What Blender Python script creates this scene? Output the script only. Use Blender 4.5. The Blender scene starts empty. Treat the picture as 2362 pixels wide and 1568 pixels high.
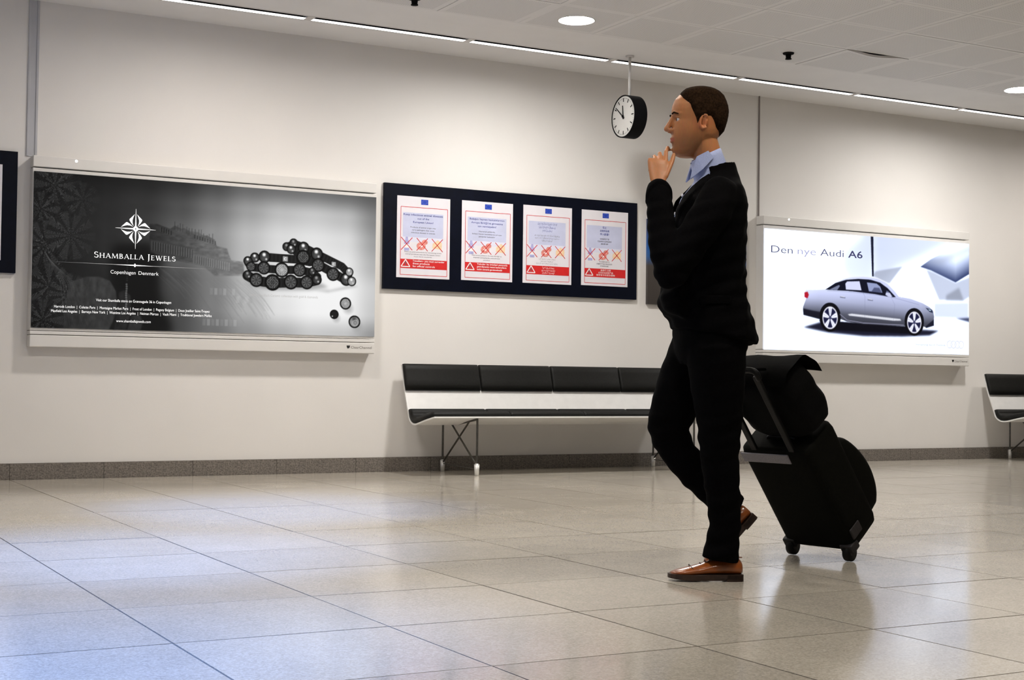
import bpy, bmesh, math, random
import numpy as np
from mathutils import Vector, Matrix
random.seed(7); rng = np.random.default_rng(7)
sc = bpy.context.scene
COL = sc.collection

# ------------------------------------------------------------------ camera, world, exposure
YW = 10.433          # wall plane
HC = 3.366           # ceiling height
T = 0.652            # tile pitch
CAM_H = 0.732
yaw, pitch, roll = 0.5005, 0.0280, 0.0119
fw = Vector((math.sin(yaw)*math.cos(pitch), math.cos(yaw)*math.cos(pitch), math.sin(pitch)))
rt = Vector((math.cos(yaw), -math.sin(yaw), 0)); up = rt.cross(fw)
r2 = rt*math.cos(roll) + up*math.sin(roll); u2 = -rt*math.sin(roll) + up*math.cos(roll)
cam = bpy.data.cameras.new('camera'); cam_o = bpy.data.objects.new('camera', cam); COL.objects.link(cam_o)
M = Matrix((r2, u2, -fw)).transposed().to_4x4(); M.translation = Vector((0, 0, CAM_H))
cam_o.matrix_world = M
cam.sensor_width = 36.0; cam.lens = 36.0*3309.4/2362.0; cam.clip_start = 0.05; cam.clip_end = 200
sc.camera = cam_o

world = bpy.data.worlds.new('world'); sc.world = world; world.use_nodes = True
world.node_tree.nodes['Background'].inputs[0].default_value = (0.80, 0.76, 0.74, 1)
world.node_tree.nodes['Background'].inputs[1].default_value = 0.07
sc.view_settings.view_transform = 'Standard'; sc.view_settings.look = 'None'
sc.view_settings.exposure = 0.0; sc.view_settings.gamma = 1.0
sc.view_settings.use_curve_mapping = False
LAMP = 440.0          # radiance of the ceiling downlights
ADDED_WINDOW = 0.2         # radiance of the added left window, a bluish fill
STRIP = 2.2          # radiance of the linear lights
# added blue spots, no real fixtures, imitating the left light box's floor reflection
for sx_, sy_, tx, ty, pw, ang in ((-.1, 3.0, .75, 4.0, 1400, 46), (.9, 5.2, 1.55, 6.0, 1150, 44), (1.9, 7.0, 2.7, 7.7, 900, 40)):
    ld = bpy.data.lights.new('added_blue_spot', 'SPOT'); ld.energy = pw; ld.color = (.17, .38, 1.0); ld.spot_size = math.radians(ang); ld.spot_blend = 1.0; ld.shadow_soft_size = .06
    lo = bpy.data.objects.new('added_blue_spot', ld); sc.collection.objects.link(lo); lo.location = (sx_, sy_, HC-.02)
    lo.rotation_euler = (Vector((tx, ty, 0))-Vector((sx_, sy_, HC))).to_track_quat('-Z', 'Y').to_euler()
try:
    sc.cycles.max_bounces = 8; sc.cycles.diffuse_bounces = 4
    sc.cycles.sample_clamp_indirect = 6.0
except Exception: pass

# ------------------------------------------------------------------ helpers
def link(o, parent=None):
    COL.objects.link(o)
    if parent is not None: o.parent = parent
    return o
def tag(o, label=None, cat=None, group=None, kind=None):
    if label: o['label'] = label
    if cat: o['category'] = cat
    if group: o['group'] = group
    if kind: o['kind'] = kind
    return o
def empty(name, loc=(0, 0, 0), rz=0, **k):
    o = bpy.data.objects.new(name, None); o.location = loc; o.rotation_euler[2] = rz
    link(o); return tag(o, **k)
def obj(name, bm, mat, parent=None, smooth=False, **k):
    me = bpy.data.meshes.new(name)
    if smooth is not False:
        for f in bm.faces: f.smooth = True
        if smooth is not True:
            for e in bm.edges:
                if len(e.link_faces) == 2 and e.calc_face_angle(0) > smooth: e.smooth = False
    bm.to_mesh(me); bm.free()
    for m in (mat if isinstance(mat, (list, tuple)) else [mat]): me.materials.append(m)
    o = bpy.data.objects.new(name, me); link(o, parent); return tag(o, **k)
def copy_tree(o, parent=None):
    c = o.copy(); link(c, None); c.parent = parent
    for ch in list(o.children): copy_tree(ch, c)
    return c
def box(bm, x0, x1, y0, y1, z0, z1, mi=0, bev=0, mat=None):
    r = bmesh.ops.create_cube(bm, size=1.0); vs = r['verts']
    for v in vs:
        v.co = Vector(((x0+x1)/2 + v.co.x*(x1-x0), (y0+y1)/2 + v.co.y*(y1-y0), (z0+z1)/2 + v.co.z*(z1-z0)))
    fs = set(f for v in vs for f in v.link_faces)
    for f in fs: f.material_index = mi
    if bev:
        es = list(set(e for v in vs for e in v.link_edges))
        rr = bmesh.ops.bevel(bm, geom=es, offset=bev, segments=2, profile=0.5, affect='EDGES')
        vs = list(set(v for f in rr['faces'] for v in f.verts) | set(v for v in vs if v.is_valid))
        for f in rr['faces']: f.material_index = mi
    if mat is not None:
        for v in vs: v.co = mat @ v.co
    return vs
def loft(bm, secs, n=20, cap=True, p=2.0, mi=0):
    """secs: (centre, axis_a, axis_b) closed superellipse sections"""
    rings = []
    for s in secs:
        c, a, b = Vector(s[0]), Vector(s[1]), Vector(s[2]); ring = []
        for i in range(n):
            t = 2*math.pi*i/n; ct, st = math.cos(t), math.sin(t)
            ca = math.copysign(abs(ct)**(2/p), ct); sa = math.copysign(abs(st)**(2/p), st)
            ring.append(bm.verts.new(c + a*ca + b*sa))
        rings.append(ring)
    for r0, r1 in zip(rings, rings[1:]):
        for i in range(n):
            f = bm.faces.new((r0[i], r0[(i+1) % n], r1[(i+1) % n], r1[i])); f.material_index = mi
    if cap:
        f = bm.faces.new(list(reversed(rings[0]))); f.material_index = mi
        f = bm.faces.new(rings[-1]); f.material_index = mi
    return rings
def tube(bm, pts, rad, n=12, flat=1.0, ref=(0, 1, 0), mi=0, dome=True):
    """tube through pts; rad a number or a list; flat squashes the axis nearest to ref"""
    P = [Vector(p) for p in pts]
    R = [rad]*len(P) if isinstance(rad, (int, float)) else list(rad)
    if dome:
        d0 = (P[0]-P[1]).normalized(); d1 = (P[-1]-P[-2]).normalized()
        P = [P[0]+d0*R[0]*.85, P[0]+d0*R[0]*.5] + P + [P[-1]+d1*R[-1]*.5, P[-1]+d1*R[-1]*.85]
        R = [R[0]*.45, R[0]*.85] + R + [R[-1]*.85, R[-1]*.45]
    secs = []; ref = Vector(ref)
    for i in range(len(P)):
        d = (P[min(i+1, len(P)-1)] - P[max(i-1, 0)]).normalized()
        a = ref - d*ref.dot(d)
        if a.length < 1e-4: a = Vector((1, 0, 0)) - d*d.x
        a.normalize(); b = d.cross(a)
        secs.append((P[i], a*R[i]*flat, b*R[i]))
    loft(bm, secs, n, mi=mi)
def spline(pts, k=6):
    P = [Vector(p) for p in pts]; out = []
    for i in range(len(P)-1):
        p0, p1, p2, p3 = P[max(i-1, 0)], P[i], P[i+1], P[min(i+2, len(P)-1)]
        for j in range(k):
            t = j/k
            out.append(0.5*((2*p1) + (p2-p0)*t + (2*p0-5*p1+4*p2-p3)*t*t + (3*p1-p0-3*p2+p3)*t**3))
    out.append(P[-1]); return out
def cyl(bm, p0, p1, r0, r1=None, n=20, mi=0):
    r1 = r0 if r1 is None else r1
    p0, p1 = Vector(p0), Vector(p1); d = (p1-p0).normalized()
    a = d.orthogonal().normalized(); b = d.cross(a)
    loft(bm, [(p0, a*r0, b*r0), (p1, a*r1, b*r1)], n, mi=mi)
def prism(bm, prof, x0, x1, mi=0):
    """profile in (y,z), extruded along x"""
    a = [bm.verts.new((x0, y, z)) for y, z in prof]; b = [bm.verts.new((x1, y, z)) for y, z in prof]
    n = len(prof)
    for i in range(n):
        f = bm.faces.new((a[i], a[(i+1) % n], b[(i+1) % n], b[i])); f.material_index = mi
    bm.faces.new(list(reversed(a))).material_index = mi; bm.faces.new(b).material_index = mi
    bmesh.ops.recalc_face_normals(bm, faces=bm.faces[:])

# materials
def mat(name, col=(.8, .8, .8), rough=.5, metal=0.0, emit=None, es=1.0, spec=.5, noise=None, bump=None, coat=0, sheen=0):
    m = bpy.data.materials.new(name); m.use_nodes = True; nt = m.node_tree; N = nt.nodes; L = nt.links
    b = N['Principled BSDF']
    b.inputs['Base Color'].default_value = (*col, 1); b.inputs['Roughness'].default_value = rough
    b.inputs['Metallic'].default_value = metal; b.inputs['Specular IOR Level'].default_value = spec
    b.inputs['Coat Weight'].default_value = coat; b.inputs['Sheen Weight'].default_value = sheen
    if emit: b.inputs['Emission Color'].default_value = (*emit, 1); b.inputs['Emission Strength'].default_value = es
    tc = N.new('ShaderNodeTexCoord')
    if noise:      # (scale, amount)
        nz = N.new('ShaderNodeTexNoise'); nz.inputs['Scale'].default_value = noise[0]; nz.inputs['Detail'].default_value = 4
        L.new(tc.outputs['Object'], nz.inputs['Vector'])
        rp = N.new('ShaderNodeValToRGB'); a = noise[1]
        rp.color_ramp.elements[0].position = .3; rp.color_ramp.elements[1].position = .7
        rp.color_ramp.elements[0].color = (*[c*(1-a) for c in col], 1); rp.color_ramp.elements[1].color = (*[min(1, c*(1+a)) for c in col], 1)
        L.new(nz.outputs['Fac'], rp.inputs['Fac']); L.new(rp.outputs['Color'], b.inputs['Base Color'])
    if bump:       # (scale, strength, distance)
        nb = N.new('ShaderNodeTexNoise'); nb.inputs['Scale'].default_value = bump[0]; nb.inputs['Detail'].default_value = 3
        L.new(tc.outputs['Object'], nb.inputs['Vector'])
        bp = N.new('ShaderNodeBump'); bp.inputs['Strength'].default_value = bump[1]; bp.inputs['Distance'].default_value = bump[2]
        L.new(nb.outputs['Fac'], bp.inputs['Height']); L.new(bp.outputs['Normal'], b.inputs['Normal'])
    return m
def attr_mat(name, emission=True, rough=.5, strength=1.0, spec=.5):
    m = bpy.data.materials.new(name); m.use_nodes = True; nt = m.node_tree; N = nt.nodes; L = nt.links
    b = N['Principled BSDF']; a = N.new('ShaderNodeAttribute'); a.attribute_name = 'Col'
    b.inputs['Roughness'].default_value = rough; b.inputs['Specular IOR Level'].default_value = spec
    if emission:
        b.inputs['Base Color'].default_value = (.004, .004, .004, 1)
        L.new(a.outputs['Color'], b.inputs['Emission Color']); b.inputs['Emission Strength'].default_value = strength
    else: L.new(a.outputs['Color'], b.inputs['Base Color'])
    return m
def lin(c):
    c = np.asarray(c, float); return np.where(c <= .04045, c/12.92, ((c+.055)/1.055)**2.4)
def srgb(r, g, b): return tuple(float(v) for v in lin(np.array([r, g, b])/255.0))

def floor_mat():
    m = bpy.data.materials.new('granite_floor_tile'); m.use_nodes = True; nt = m.node_tree; N = nt.nodes; L = nt.links
    b = N['Principled BSDF']; tc = N.new('ShaderNodeTexCoord'); oi = N.new('ShaderNodeObjectInfo')
    add = N.new('ShaderNodeVectorMath'); add.operation = 'MULTIPLY_ADD'
    L.new(oi.outputs['Random'], add.inputs[0]); add.inputs[1].default_value = (37, 53, 11); L.new(tc.outputs['Object'], add.inputs[2])
    vo = N.new('ShaderNodeTexVoronoi'); vo.inputs['Scale'].default_value = 170; L.new(add.outputs[0], vo.inputs['Vector'])
    n1 = N.new('ShaderNodeTexNoise'); n1.inputs['Scale'].default_value = 260; n1.inputs['Detail'].default_value = 2; L.new(add.outputs[0], n1.inputs['Vector'])
    n2 = N.new('ShaderNodeTexNoise'); n2.inputs['Scale'].default_value = 5; n2.inputs['Detail'].default_value = 3; L.new(add.outputs[0], n2.inputs['Vector'])
    sp = N.new('ShaderNodeSeparateColor'); L.new(vo.outputs['Color'], sp.inputs[0])
    r1 = N.new('ShaderNodeMapRange'); L.new(sp.outputs[0], r1.inputs[0]); r1.inputs[3].default_value = .80; r1.inputs[4].default_value = 1.10
    r2_ = N.new('ShaderNodeMapRange'); L.new(n1.outputs['Fac'], r2_.inputs[0]); r2_.inputs[3].default_value = .78; r2_.inputs[4].default_value = 1.2
    r3 = N.new('ShaderNodeMapRange'); L.new(n2.outputs['Fac'], r3.inputs[0]); r3.inputs[3].default_value = .90; r3.inputs[4].default_value = 1.08
    r4 = N.new('ShaderNodeMapRange'); L.new(oi.outputs['Random'], r4.inputs[0]); r4.inputs[3].default_value = .92; r4.inputs[4].default_value = 1.06
    def mul(a, c):
        q = N.new('ShaderNodeMath'); q.operation = 'MULTIPLY'; L.new(a, q.inputs[0]); L.new(c, q.inputs[1]); return q.outputs[0]
    v = mul(mul(r1.outputs[0], r2_.outputs[0]), mul(r3.outputs[0], r4.outputs[0]))
    vm = N.new('ShaderNodeVectorMath'); vm.operation = 'SCALE'; vm.inputs[0].default_value = (.51, .465, .395); L.new(v, vm.inputs['Scale'])
    L.new(vm.outputs[0], b.inputs['Base Color'])
    rr = N.new('ShaderNodeMapRange'); L.new(n2.outputs['Fac'], rr.inputs[0]); rr.inputs[3].default_value = .11; rr.inputs[4].default_value = .17
    L.new(rr.outputs[0], b.inputs['Roughness']); b.inputs['Specular IOR Level'].default_value = .9
    return m
def panel_mat():
    """perforated metal: rows of small dark holes inside a plain border"""
    m = bpy.data.materials.new('perforated_ceiling_panel'); m.use_nodes = True; nt = m.node_tree; N = nt.nodes; L = nt.links
    b = N['Principled BSDF']; tc = N.new('ShaderNodeTexCoord'); sx = N.new('ShaderNodeSeparateXYZ'); L.new(tc.outputs['Object'], sx.inputs[0])
    def M_(op, a, c=None):
        q = N.new('ShaderNodeMath'); q.operation = op
        for i, v in enumerate((a, c)):
            if v is None: continue
            if isinstance(v, (int, float)): q.inputs[i].default_value = v
            else: L.new(v, q.inputs[i])
        return q.outputs[0]
    k = 2*math.pi/.016
    cx = M_('COSINE', M_('MULTIPLY', sx.outputs[0], k)); cy = M_('COSINE', M_('MULTIPLY', sx.outputs[1], k))
    hole = M_('GREATER_THAN', M_('ADD', cx, cy), .75)
    ins = M_('MULTIPLY', M_('LESS_THAN', M_('ABSOLUTE', sx.outputs[0]), .285), M_('LESS_THAN', M_('ABSOLUTE', sx.outputs[1]), .285))
    f = M_('MULTIPLY', hole, ins)
    mx = N.new('ShaderNodeMix'); mx.data_type = 'RGBA'; L.new(f, mx.inputs[0])
    mx.inputs[6].default_value = (.76, .75, .74, 1); mx.inputs[7].default_value = (.42, .42, .42, 1)
    L.new(mx.outputs[2], b.inputs['Base Color']); b.inputs['Roughness'].default_value = .6
    return m

m_wall = mat('wall_paint', (.79, .765, .735), .62, noise=(2.0, .015), bump=(140, .12, .002), spec=.3)
m_ceil = mat('ceiling_paint', (.80, .79, .78), .7, noise=(3, .02))
m_panel = panel_mat()
m_tile = floor_mat()
m_grout = mat('grout', (.13, .115, .10), .9, noise=(60, .2))
m_base = mat('flamed_granite', (.17, .15, .13), .75, noise=(90, .45), bump=(120, .6, .004))
m_white = mat('white_powder_coat', (.72, .70, .67), .4, noise=(6, .02))
m_black = mat('black_recess', (.006, .006, .006), .8, spec=.1)
m_strip = mat('linear_light_diffuser', (.9, .9, .9), .5, emit=(1, .965, .95), es=STRIP)
m_lamp2 = mat('downlight_diffuser_dim', (.9, .9, .9), .5, emit=(1, .93, .83), es=LAMP*.50)
m_lamp3 = mat('downlight_diffuser_soft', (.9, .9, .9), .5, emit=(1, .93, .86), es=LAMP*.55)
m_lamp = mat('downlight_diffuser', (.9, .9, .9), .5, emit=(1, .97, .93), es=LAMP)
m_led = mat('status_light', (.9, .9, .9), .3, emit=(.9, .95, 1), es=1.6)
m_navy = mat('navy_board_laminate', (.0010, .0022, .0085), .5, noise=(20, .2), spec=.12)
m_paper = mat('poster_paper', (.76, .73, .77), .55, noise=(8, .02))
m_alu = mat('brushed_aluminium', (.62, .61, .58), .38, .55, noise=(30, .05))
m_aluw = mat('satin_aluminium_sheet', (.80, .79, .77), .45, .15, noise=(14, .03))
m_leather = mat('black_leather', (.007, .007, .006), .55, noise=(60, .3), bump=(240, .25, .001), spec=.22)
m_rod = mat('dark_steel_rod', (.10, .095, .085), .35, .8, noise=(40, .2))
m_foot = mat('polished_cast_foot', (.82, .82, .80), .25, .5, noise=(40, .03))
m_suit = mat('black_wool', (.0014, .0013, .0015), .9, noise=(120, .3), bump=(500, .4, .001), spec=.04)
m_shirt = mat('pale_blue_cotton', (.36, .41, .62), .8, noise=(200, .06), bump=(400, .2, .001), spec=.2)
m_hair = mat('dark_brown_hair', (.016, .008, .0035), .95, noise=(140, .6), bump=(260, .5, .0015), spec=.05)
m_shoe = mat('tan_polished_leather', (.24, .060, .008), .28, noise=(16, .45), bump=(200, .1, .001), coat=.3)
m_sole = mat('dark_leather_sole', (.03, .012, .006), .5, noise=(50, .3))
m_bagc = mat('black_nylon', (.0018, .0018, .0018), .8, noise=(100, .3), bump=(500, .3, .001), spec=.08)
m_case = mat('black_ballistic_fabric', (.003, .003, .002), .85, noise=(150, .3), bump=(600, .3, .001), spec=.08)
m_greytrim = mat('grey_reflective_trim', (.16, .15, .17), .5, noise=(150, .15))
m_plastic = mat('black_plastic', (.003, .003, .003), .55, noise=(30, .3), spec=.2)
m_greyplas = mat('dark_grey_plastic', (.028, .025, .026), .6, noise=(60, .2), spec=.2)
m_clockface = mat('clock_dial_white', (.40, .39, .37), .5, noise=(10, .02))
m_clockblk = mat('clock_black_enamel', (.002, .002, .0025), .6, noise=(20, .2), spec=.1)
m_cornerwhite = mat('white_enamel_tube', (.66, .64, .62), .4, noise=(20, .03))
m_blueink = mat('print_blue', srgb(10, 62, 175), .6, noise=(30, .05)); m_navyink = mat('print_navy', srgb(60, 70, 150), .6, noise=(30, .05))
m_redink = mat('print_red', srgb(205, 22, 22), .6, noise=(30, .05)); m_greyink = mat('print_grey', srgb(90, 88, 100), .6, noise=(30, .05))
m_lilac = mat('print_pale_lilac', srgb(196, 200, 226), .6, noise=(7, .06)); m_whiteink = mat('print_white', (.85, .83, .83), .6, noise=(30, .02))
m_yellow = mat('print_yellow', srgb(238, 208, 170), .6, noise=(60, .12)); m_pink = mat('print_meat_red', srgb(222, 140, 130), .6, noise=(70, .3))
m_bottle = mat('print_bottle_violet', srgb(170, 170, 215), .6, noise=(50, .15)); m_logo = mat('print_dark_grey', srgb(100, 92, 84), .6, noise=(30, .05))
m_logoblk = mat('print_black', (.01, .01, .01), .6, noise=(30, .05))

# text -> mesh
def text_bm(bm, body, x0, x1, y, z0, h=None, mi=0, bold=0.0, facing=True, width_fit=True, center=False):
    """flat lettering in the plane y, from x0 to x1, baseline z0, cap height h"""
    cu = bpy.data.curves.new('t', 'FONT'); cu.body = body; cu.size = 1; cu.resolution_u = 3
    if bold: cu.offset = bold
    o = bpy.data.objects.new('t', cu); COL.objects.link(o)
    dg = bpy.context.evaluated_depsgraph_get(); me = bpy.data.meshes.new_from_object(o.evaluated_get(dg))
    n = len(me.vertices)
    if n:
        co = np.zeros(n*3); me.vertices.foreach_get('co', co); co = co.reshape(-1, 3)
        xa, xb = co[:, 0].min(), co[:, 0].max(); s = (x1-x0)/(xb-xa) if width_fit else 1
        sz = s if h is None else h/.73
        if not width_fit:
            s = sz
            if center:
                mid = (x0+x1)/2; x0 = mid-(xb-xa)*s/2
        vs = [bm.verts.new((x0+(c[0]-xa)*s, y, z0+c[1]*sz)) for c in co]
        for p in me.polygons:
            try:
                f = bm.faces.new([vs[i] for i in p.vertices]); f.material_index = mi
            except ValueError: pass
    bpy.data.objects.remove(o); bpy.data.curves.remove(cu); bpy.data.meshes.remove(me)
def quad(bm, pts, y, mi=0):
    f = bm.faces.new([bm.verts.new((p[0], y, p[1])) for p in pts]); f.material_index = mi
def rect(bm, x0, x1, z0, z1, y, mi=0): quad(bm, [(x0, z0), (x1, z0), (x1, z1), (x0, z1)], y, mi)
def line(bm, p, q, w, y, mi=0):
    d = Vector((q[0]-p[0], q[1]-p[1])); d.normalize(); n = Vector((-d.y, d.x))*w/2
    quad(bm, [(p[0]+n.x, p[1]+n.y), (q[0]+n.x, q[1]+n.y), (q[0]-n.x, q[1]-n.y), (p[0]-n.x, p[1]-n.y)], y, mi)

# ------------------------------------------------------------------ the hall: floor, ceiling, walls
XL, XR, YN = -3.2, 18.0, -3.0
bm = bmesh.new(); box(bm, XL, XR, YN, YW+.2, -.12, -.004)
floor = obj('floor', bm, m_grout, kind='structure')
TX0, TY0 = 1.0106*1.08, 6.0213*1.08      # one tile crossing
tp = .5981*1.08; tr = .6*1.08
def tile_mesh():
    b = bmesh.new(); g = .0030
    box(b, g, tp-g, g, tr-g, -.02, 0); me = bpy.data.meshes.new('tile'); b.to_mesh(me); b.free(); me.materials.append(m_tile); return me
tm = tile_mesh(); rest = bmesh.new(); count = 0
def in_view(P):
    X = Vector(P) - Vector((0, 0, CAM_H)); z = X.dot(fw)
    return z > .5 and abs(X.dot(r2)/z) < .40 and abs(X.dot(u2)/z) < .27
cells = []
for j in range(-14, 8):
    for i in range(-7, 27):
        x, y = TX0+i*tp, TY0+j*tr
        if y > YW-.02 or y < YN+.2 or x > XR-.8 or x < XL: continue
        y1 = min(y+tr, YW-.021)
        vis = any(in_view((a, b_, 0)) for a in (x, x+tp) for b_ in (y, y1))
        cells.append((not vis, math.hypot(x+tp/2, y), x, y, y1))
cells.sort()
for k, (hid, d, x, y, y1) in enumerate(cells):
    if not hid and k < 290:
        o = bpy.data.objects.new('floor_tile', tm); link(o, floor); o.location = (x, y, random.uniform(-.0003, .0003))
        o.rotation_euler = (random.uniform(-.0006, .0006), random.uniform(-.0006, .0006), 0)
        if y1 < y+tr-.001: o.scale = (1, (y1-y)/tr, 1)
    else: box(rest, x+.0024, x+tp-.0024, y+.0024, y1-.0024, -.02, 0)
obj('floor_tile', rest, m_tile, floor, kind='stuff')

bm = bmesh.new(); box(bm, XL, XR, YW, YW+.2, 0, HC+.35)
wall = obj('wall_back', bm, m_wall, kind='structure')
bb = empty('baseboard_back'); bb['kind'] = 'structure'
me = None; i = 0; x = XL
while x < XR:
    if me is None:
        b = bmesh.new(); box(b, .001, tp-.001, YW-.02, YW, 0, .113, bev=.0015); me = bpy.data.meshes.new('stone'); b.to_mesh(me); b.free(); me.materials.append(m_base)
    o = bpy.data.objects.new('baseboard_stone', me); link(o, bb); o.location = (TX0+(i-7)*tp, 0, 0); x = o.location.x+tp; i += 1

# ceiling: solid slabs, slots, perforated panels
PX0, PP, PY0 = 6.364, .6555, 9.222
bm = bmesh.new()
box(bm, XL, XR, YN, PY0, HC+.06, HC+.12)                 # deck above the panels
box(bm, XL, XR, PY0, 9.842, HC, HC+.12)                  # plain margin
box(bm, XL, XR, 9.958, YW, HC, HC+.12)                   # margin against the wall
box(bm, XL, XR, 9.842, 9.958, HC+.10, HC+.12, mi=1)
ceil = obj('ceiling', bm, [m_ceil, m_black], kind='structure')
def panel_bm(sag=0):
    b = bmesh.new(); g = .0022; h = PP/2; n = 10 if sag else 1
    hy = .315
    for z, rev in ((0, True), (.018, False)):
        V = [[None]*(n+1) for _ in range(n+1)]
        for a in range(n+1):
            for c in range(n+1):
                u, v = a/n, c/n
                dz = -sag*math.sin(math.pi*min(1, u*1.15))**1.3*(1-v)**1.5 if sag else 0
                V[a][c] = b.verts.new((-h+g+u*(2*h-2*g), -hy+g+v*(2*hy-2*g), z+dz))
        for a in range(n):
            for c in range(n):
                q = [V[a][c], V[a+1][c], V[a+1][c+1], V[a][c+1]]
                b.faces.new(q[::-1] if rev else q)
    be = [e for e in b.edges if len(e.link_faces) == 1]
    bmesh.ops.bridge_loops(b, edges=be)
    return b
def me_of(b, name, m):
    me = bpy.data.meshes.new(name); b.to_mesh(me); b.free(); me.materials.append(m); return me
pm = me_of(panel_bm(), 'ceiling_panel', m_panel); pms = me_of(panel_bm(.024), 'ceiling_panel_sagging', m_panel)
DISCS = [(3.05, 8.95), (5.39, 8.93), (10.03, 8.98), (12.4, 8.95)]
rest = bmesh.new()
DISCS2 = [(1.2, 6.3), (3.4, 6.3), (5.6, 6.3), (1.7, 3.4), (3.7, 3.4), (2.2, .6)]
for j in range(0, 19):
    for i in range(-15, 18):
        cx, cy = PX0+(i+.5)*PP, PY0-.315-j*.630
        if cy < YN or cx < XL or cx > XR: continue
        lamp = any(abs(cx-dx) < PP/2+.14 and abs(cy-dy) < .315+.14 for dx, dy in DISCS+DISCS2)
        vis = in_view((cx, cy, HC)) or in_view((cx-.3, cy+.3, HC)) or in_view((cx+.3, cy-.3, HC))
        if lamp:
            b = bmesh.new(); n = 48; h = PP/2-.0022; hy = .3128
            inside = [(dx-cx, dy-cy) for dx, dy in DISCS+DISCS2 if abs(cx-dx) < PP/2+.14 and abs(cy-dy) < .315+.14][0]
            # panel with a round cut-out, made as a fine grid without the cells in the disc
            N_ = 60
            for a in range(N_):
                for c in range(N_):
                    x0, x1 = -h+a*2*h/N_, -h+(a+1)*2*h/N_; y0, y1 = -hy+c*2*hy/N_, -hy+(c+1)*2*hy/N_
                    if math.hypot((x0+x1)/2-inside[0], (y0+y1)/2-inside[1]) < .133: continue
                    b.faces.new([b.verts.new(p) for p in ((x0, y0, 0), (x0, y1, 0), (x1, y1, 0), (x1, y0, 0))])
            bmesh.ops.remove_doubles(b, verts=b.verts[:], dist=1e-5)
            o = obj('ceiling_panel', b, m_panel, ceil); o.location = (cx, cy, HC)
        elif vis:
            sag = (i == 2 and j == 0)
            o = bpy.data.objects.new('ceiling_panel', pms if sag else pm); link(o, ceil)
            o.location = (cx, cy, HC - (.004 if sag else random.uniform(0, .0012))); o.rotation_euler = (random.uniform(-.002, .002), random.uniform(-.002, .002), 0)
        else: box(rest, cx-PP/2+.002, cx+PP/2-.002, cy-.313, cy+.313, HC, HC+.018)
obj('ceiling_panel', rest, m_panel, ceil, kind='stuff')

# left end of the hall with an added unseen window for bluish fill; right end
bm = bmesh.new()
box(bm, XL-.2, XL, YN, YW+.2, -.1, .25); box(bm, XL-.2, XL, YN, YW+.2, 2.75, HC+.3); box(bm, XL-.2, XL, 8.4, YW+.2, .25, 2.75)
obj('wall_left', bm, m_wall, kind='structure')
m_window_glow = mat('added_window_glow', (.1, .1, .1), .9, emit=(.42, .62, 1.0), es=ADDED_WINDOW)  # glow added to tint the left side blue
w = empty('added_window_1'); w['kind'] = 'structure'
bm = bmesh.new(); box(bm, XL-.14, XL-.12, YN, 8.4, .25, 2.75); obj('glow_pane', bm, m_window_glow, w)
for yy in np.arange(YN, 8.5, 1.9):
    bm = bmesh.new(); box(bm, XL-.12, XL-.02, yy-.035, yy+.035, .25, 2.75, bev=.004); obj('mullion', bm, m_white, w)
bm = bmesh.new(); box(bm, XR, XR+.2, YN, YW+.2, -.1, HC+.3); obj('wall_right', bm, m_wall, kind='structure')

# linear lights in the slot along the wall
DIVX = [3.69+1.3125*k for k in range(-5, 11)]
for k, x in enumerate(DIVX):
    if k < 2 or k > 12: continue
    t = empty('linear_ceiling_light', (x+.03, 9.90, HC), group='linear slot lights along the wall')
    tag(t, 'slim white ceiling slot light, %s' % {
        4: 'partly cut off at the top edge of the photo', 5: 'the leftmost one seen whole, above the clear wall', 6: 'ending just left of the clock rod',
        7: 'the one the clock rod hangs in front of', 8: 'starting just right of the man\'s head', 9: 'second one right of the man\'s head',
        10: 'cut off by the right edge of the photo'}.get(k, 'out of sight along the wall'), 'light')
    Lg = 1.2525
    b = bmesh.new(); box(b, 0, Lg, -.003, .052, -.001, .0015); obj('diffuser', b, m_strip, t)
    b = bmesh.new(); box(b, 0, Lg, -.056, .054, .05, .055); box(b, 0, Lg, -.003, .052, .0025, .006); box(b, 0, Lg, .052, .056, -.002, .05); box(b, 0, Lg, -.060, -.056, .002, .05); obj('recess', b, m_black, t)
    b = bmesh.new(); box(b, Lg, Lg+.016, -.056, .054, -.003, .03, bev=.001); obj('end_cap', b, m_strip if k < 0 else m_cornerwhite, t)
    b = bmesh.new(); box(b, Lg+.016, 1.3125, -.056, .054, .0, .03); box(b, -.03, 1.2825, -.075, -.060, -.002, .02); obj('trim', b, m_cornerwhite, t)

# round downlights
def downlight(x, y, label, lm=None):
    t = empty('round_downlight', (x, y, HC), label=label, cat='light', group='round recessed downlights')
    b = bmesh.new(); r0, n = .130, 40
    rings = []
    for r, z in ((.139, -.003), (.139, .0), (.131, .0), (.131, .05), (.129, .05), (.129, -.003)):
        rings.append([b.verts.new((r*math.cos(2*math.pi*i/n), r*math.sin(2*math.pi*i/n), z)) for i in range(n)])
    rings.append(rings[0])
    for a, c in zip(rings, rings[1:]):
        for i in range(n): b.faces.new((a[i], a[(i+1) % n], c[(i+1) % n], c[i]))
    obj('trim_ring', b, m_white, t, smooth=.6)
    b = bmesh.new(); cyl(b, (0, 0, .045), (0, 0, .055), .131, n=32); obj('can', b, m_black, t)
    b = bmesh.new(); cyl(b, (0, 0, .016), (0, 0, .024), .1285, n=40); obj('diffuser', b, lm or m_lamp, t)
downlight(*DISCS[1], 'round white downlight in the ceiling, left of the clock')
downlight(*DISCS[2], 'round white downlight cut by the right edge of the photo')
for k, (x, y) in enumerate([DISCS[0], DISCS[3]]+DISCS2):
    downlight(x, y, 'round downlight outside the photo', m_lamp2 if k > 1 else m_lamp3)

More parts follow.
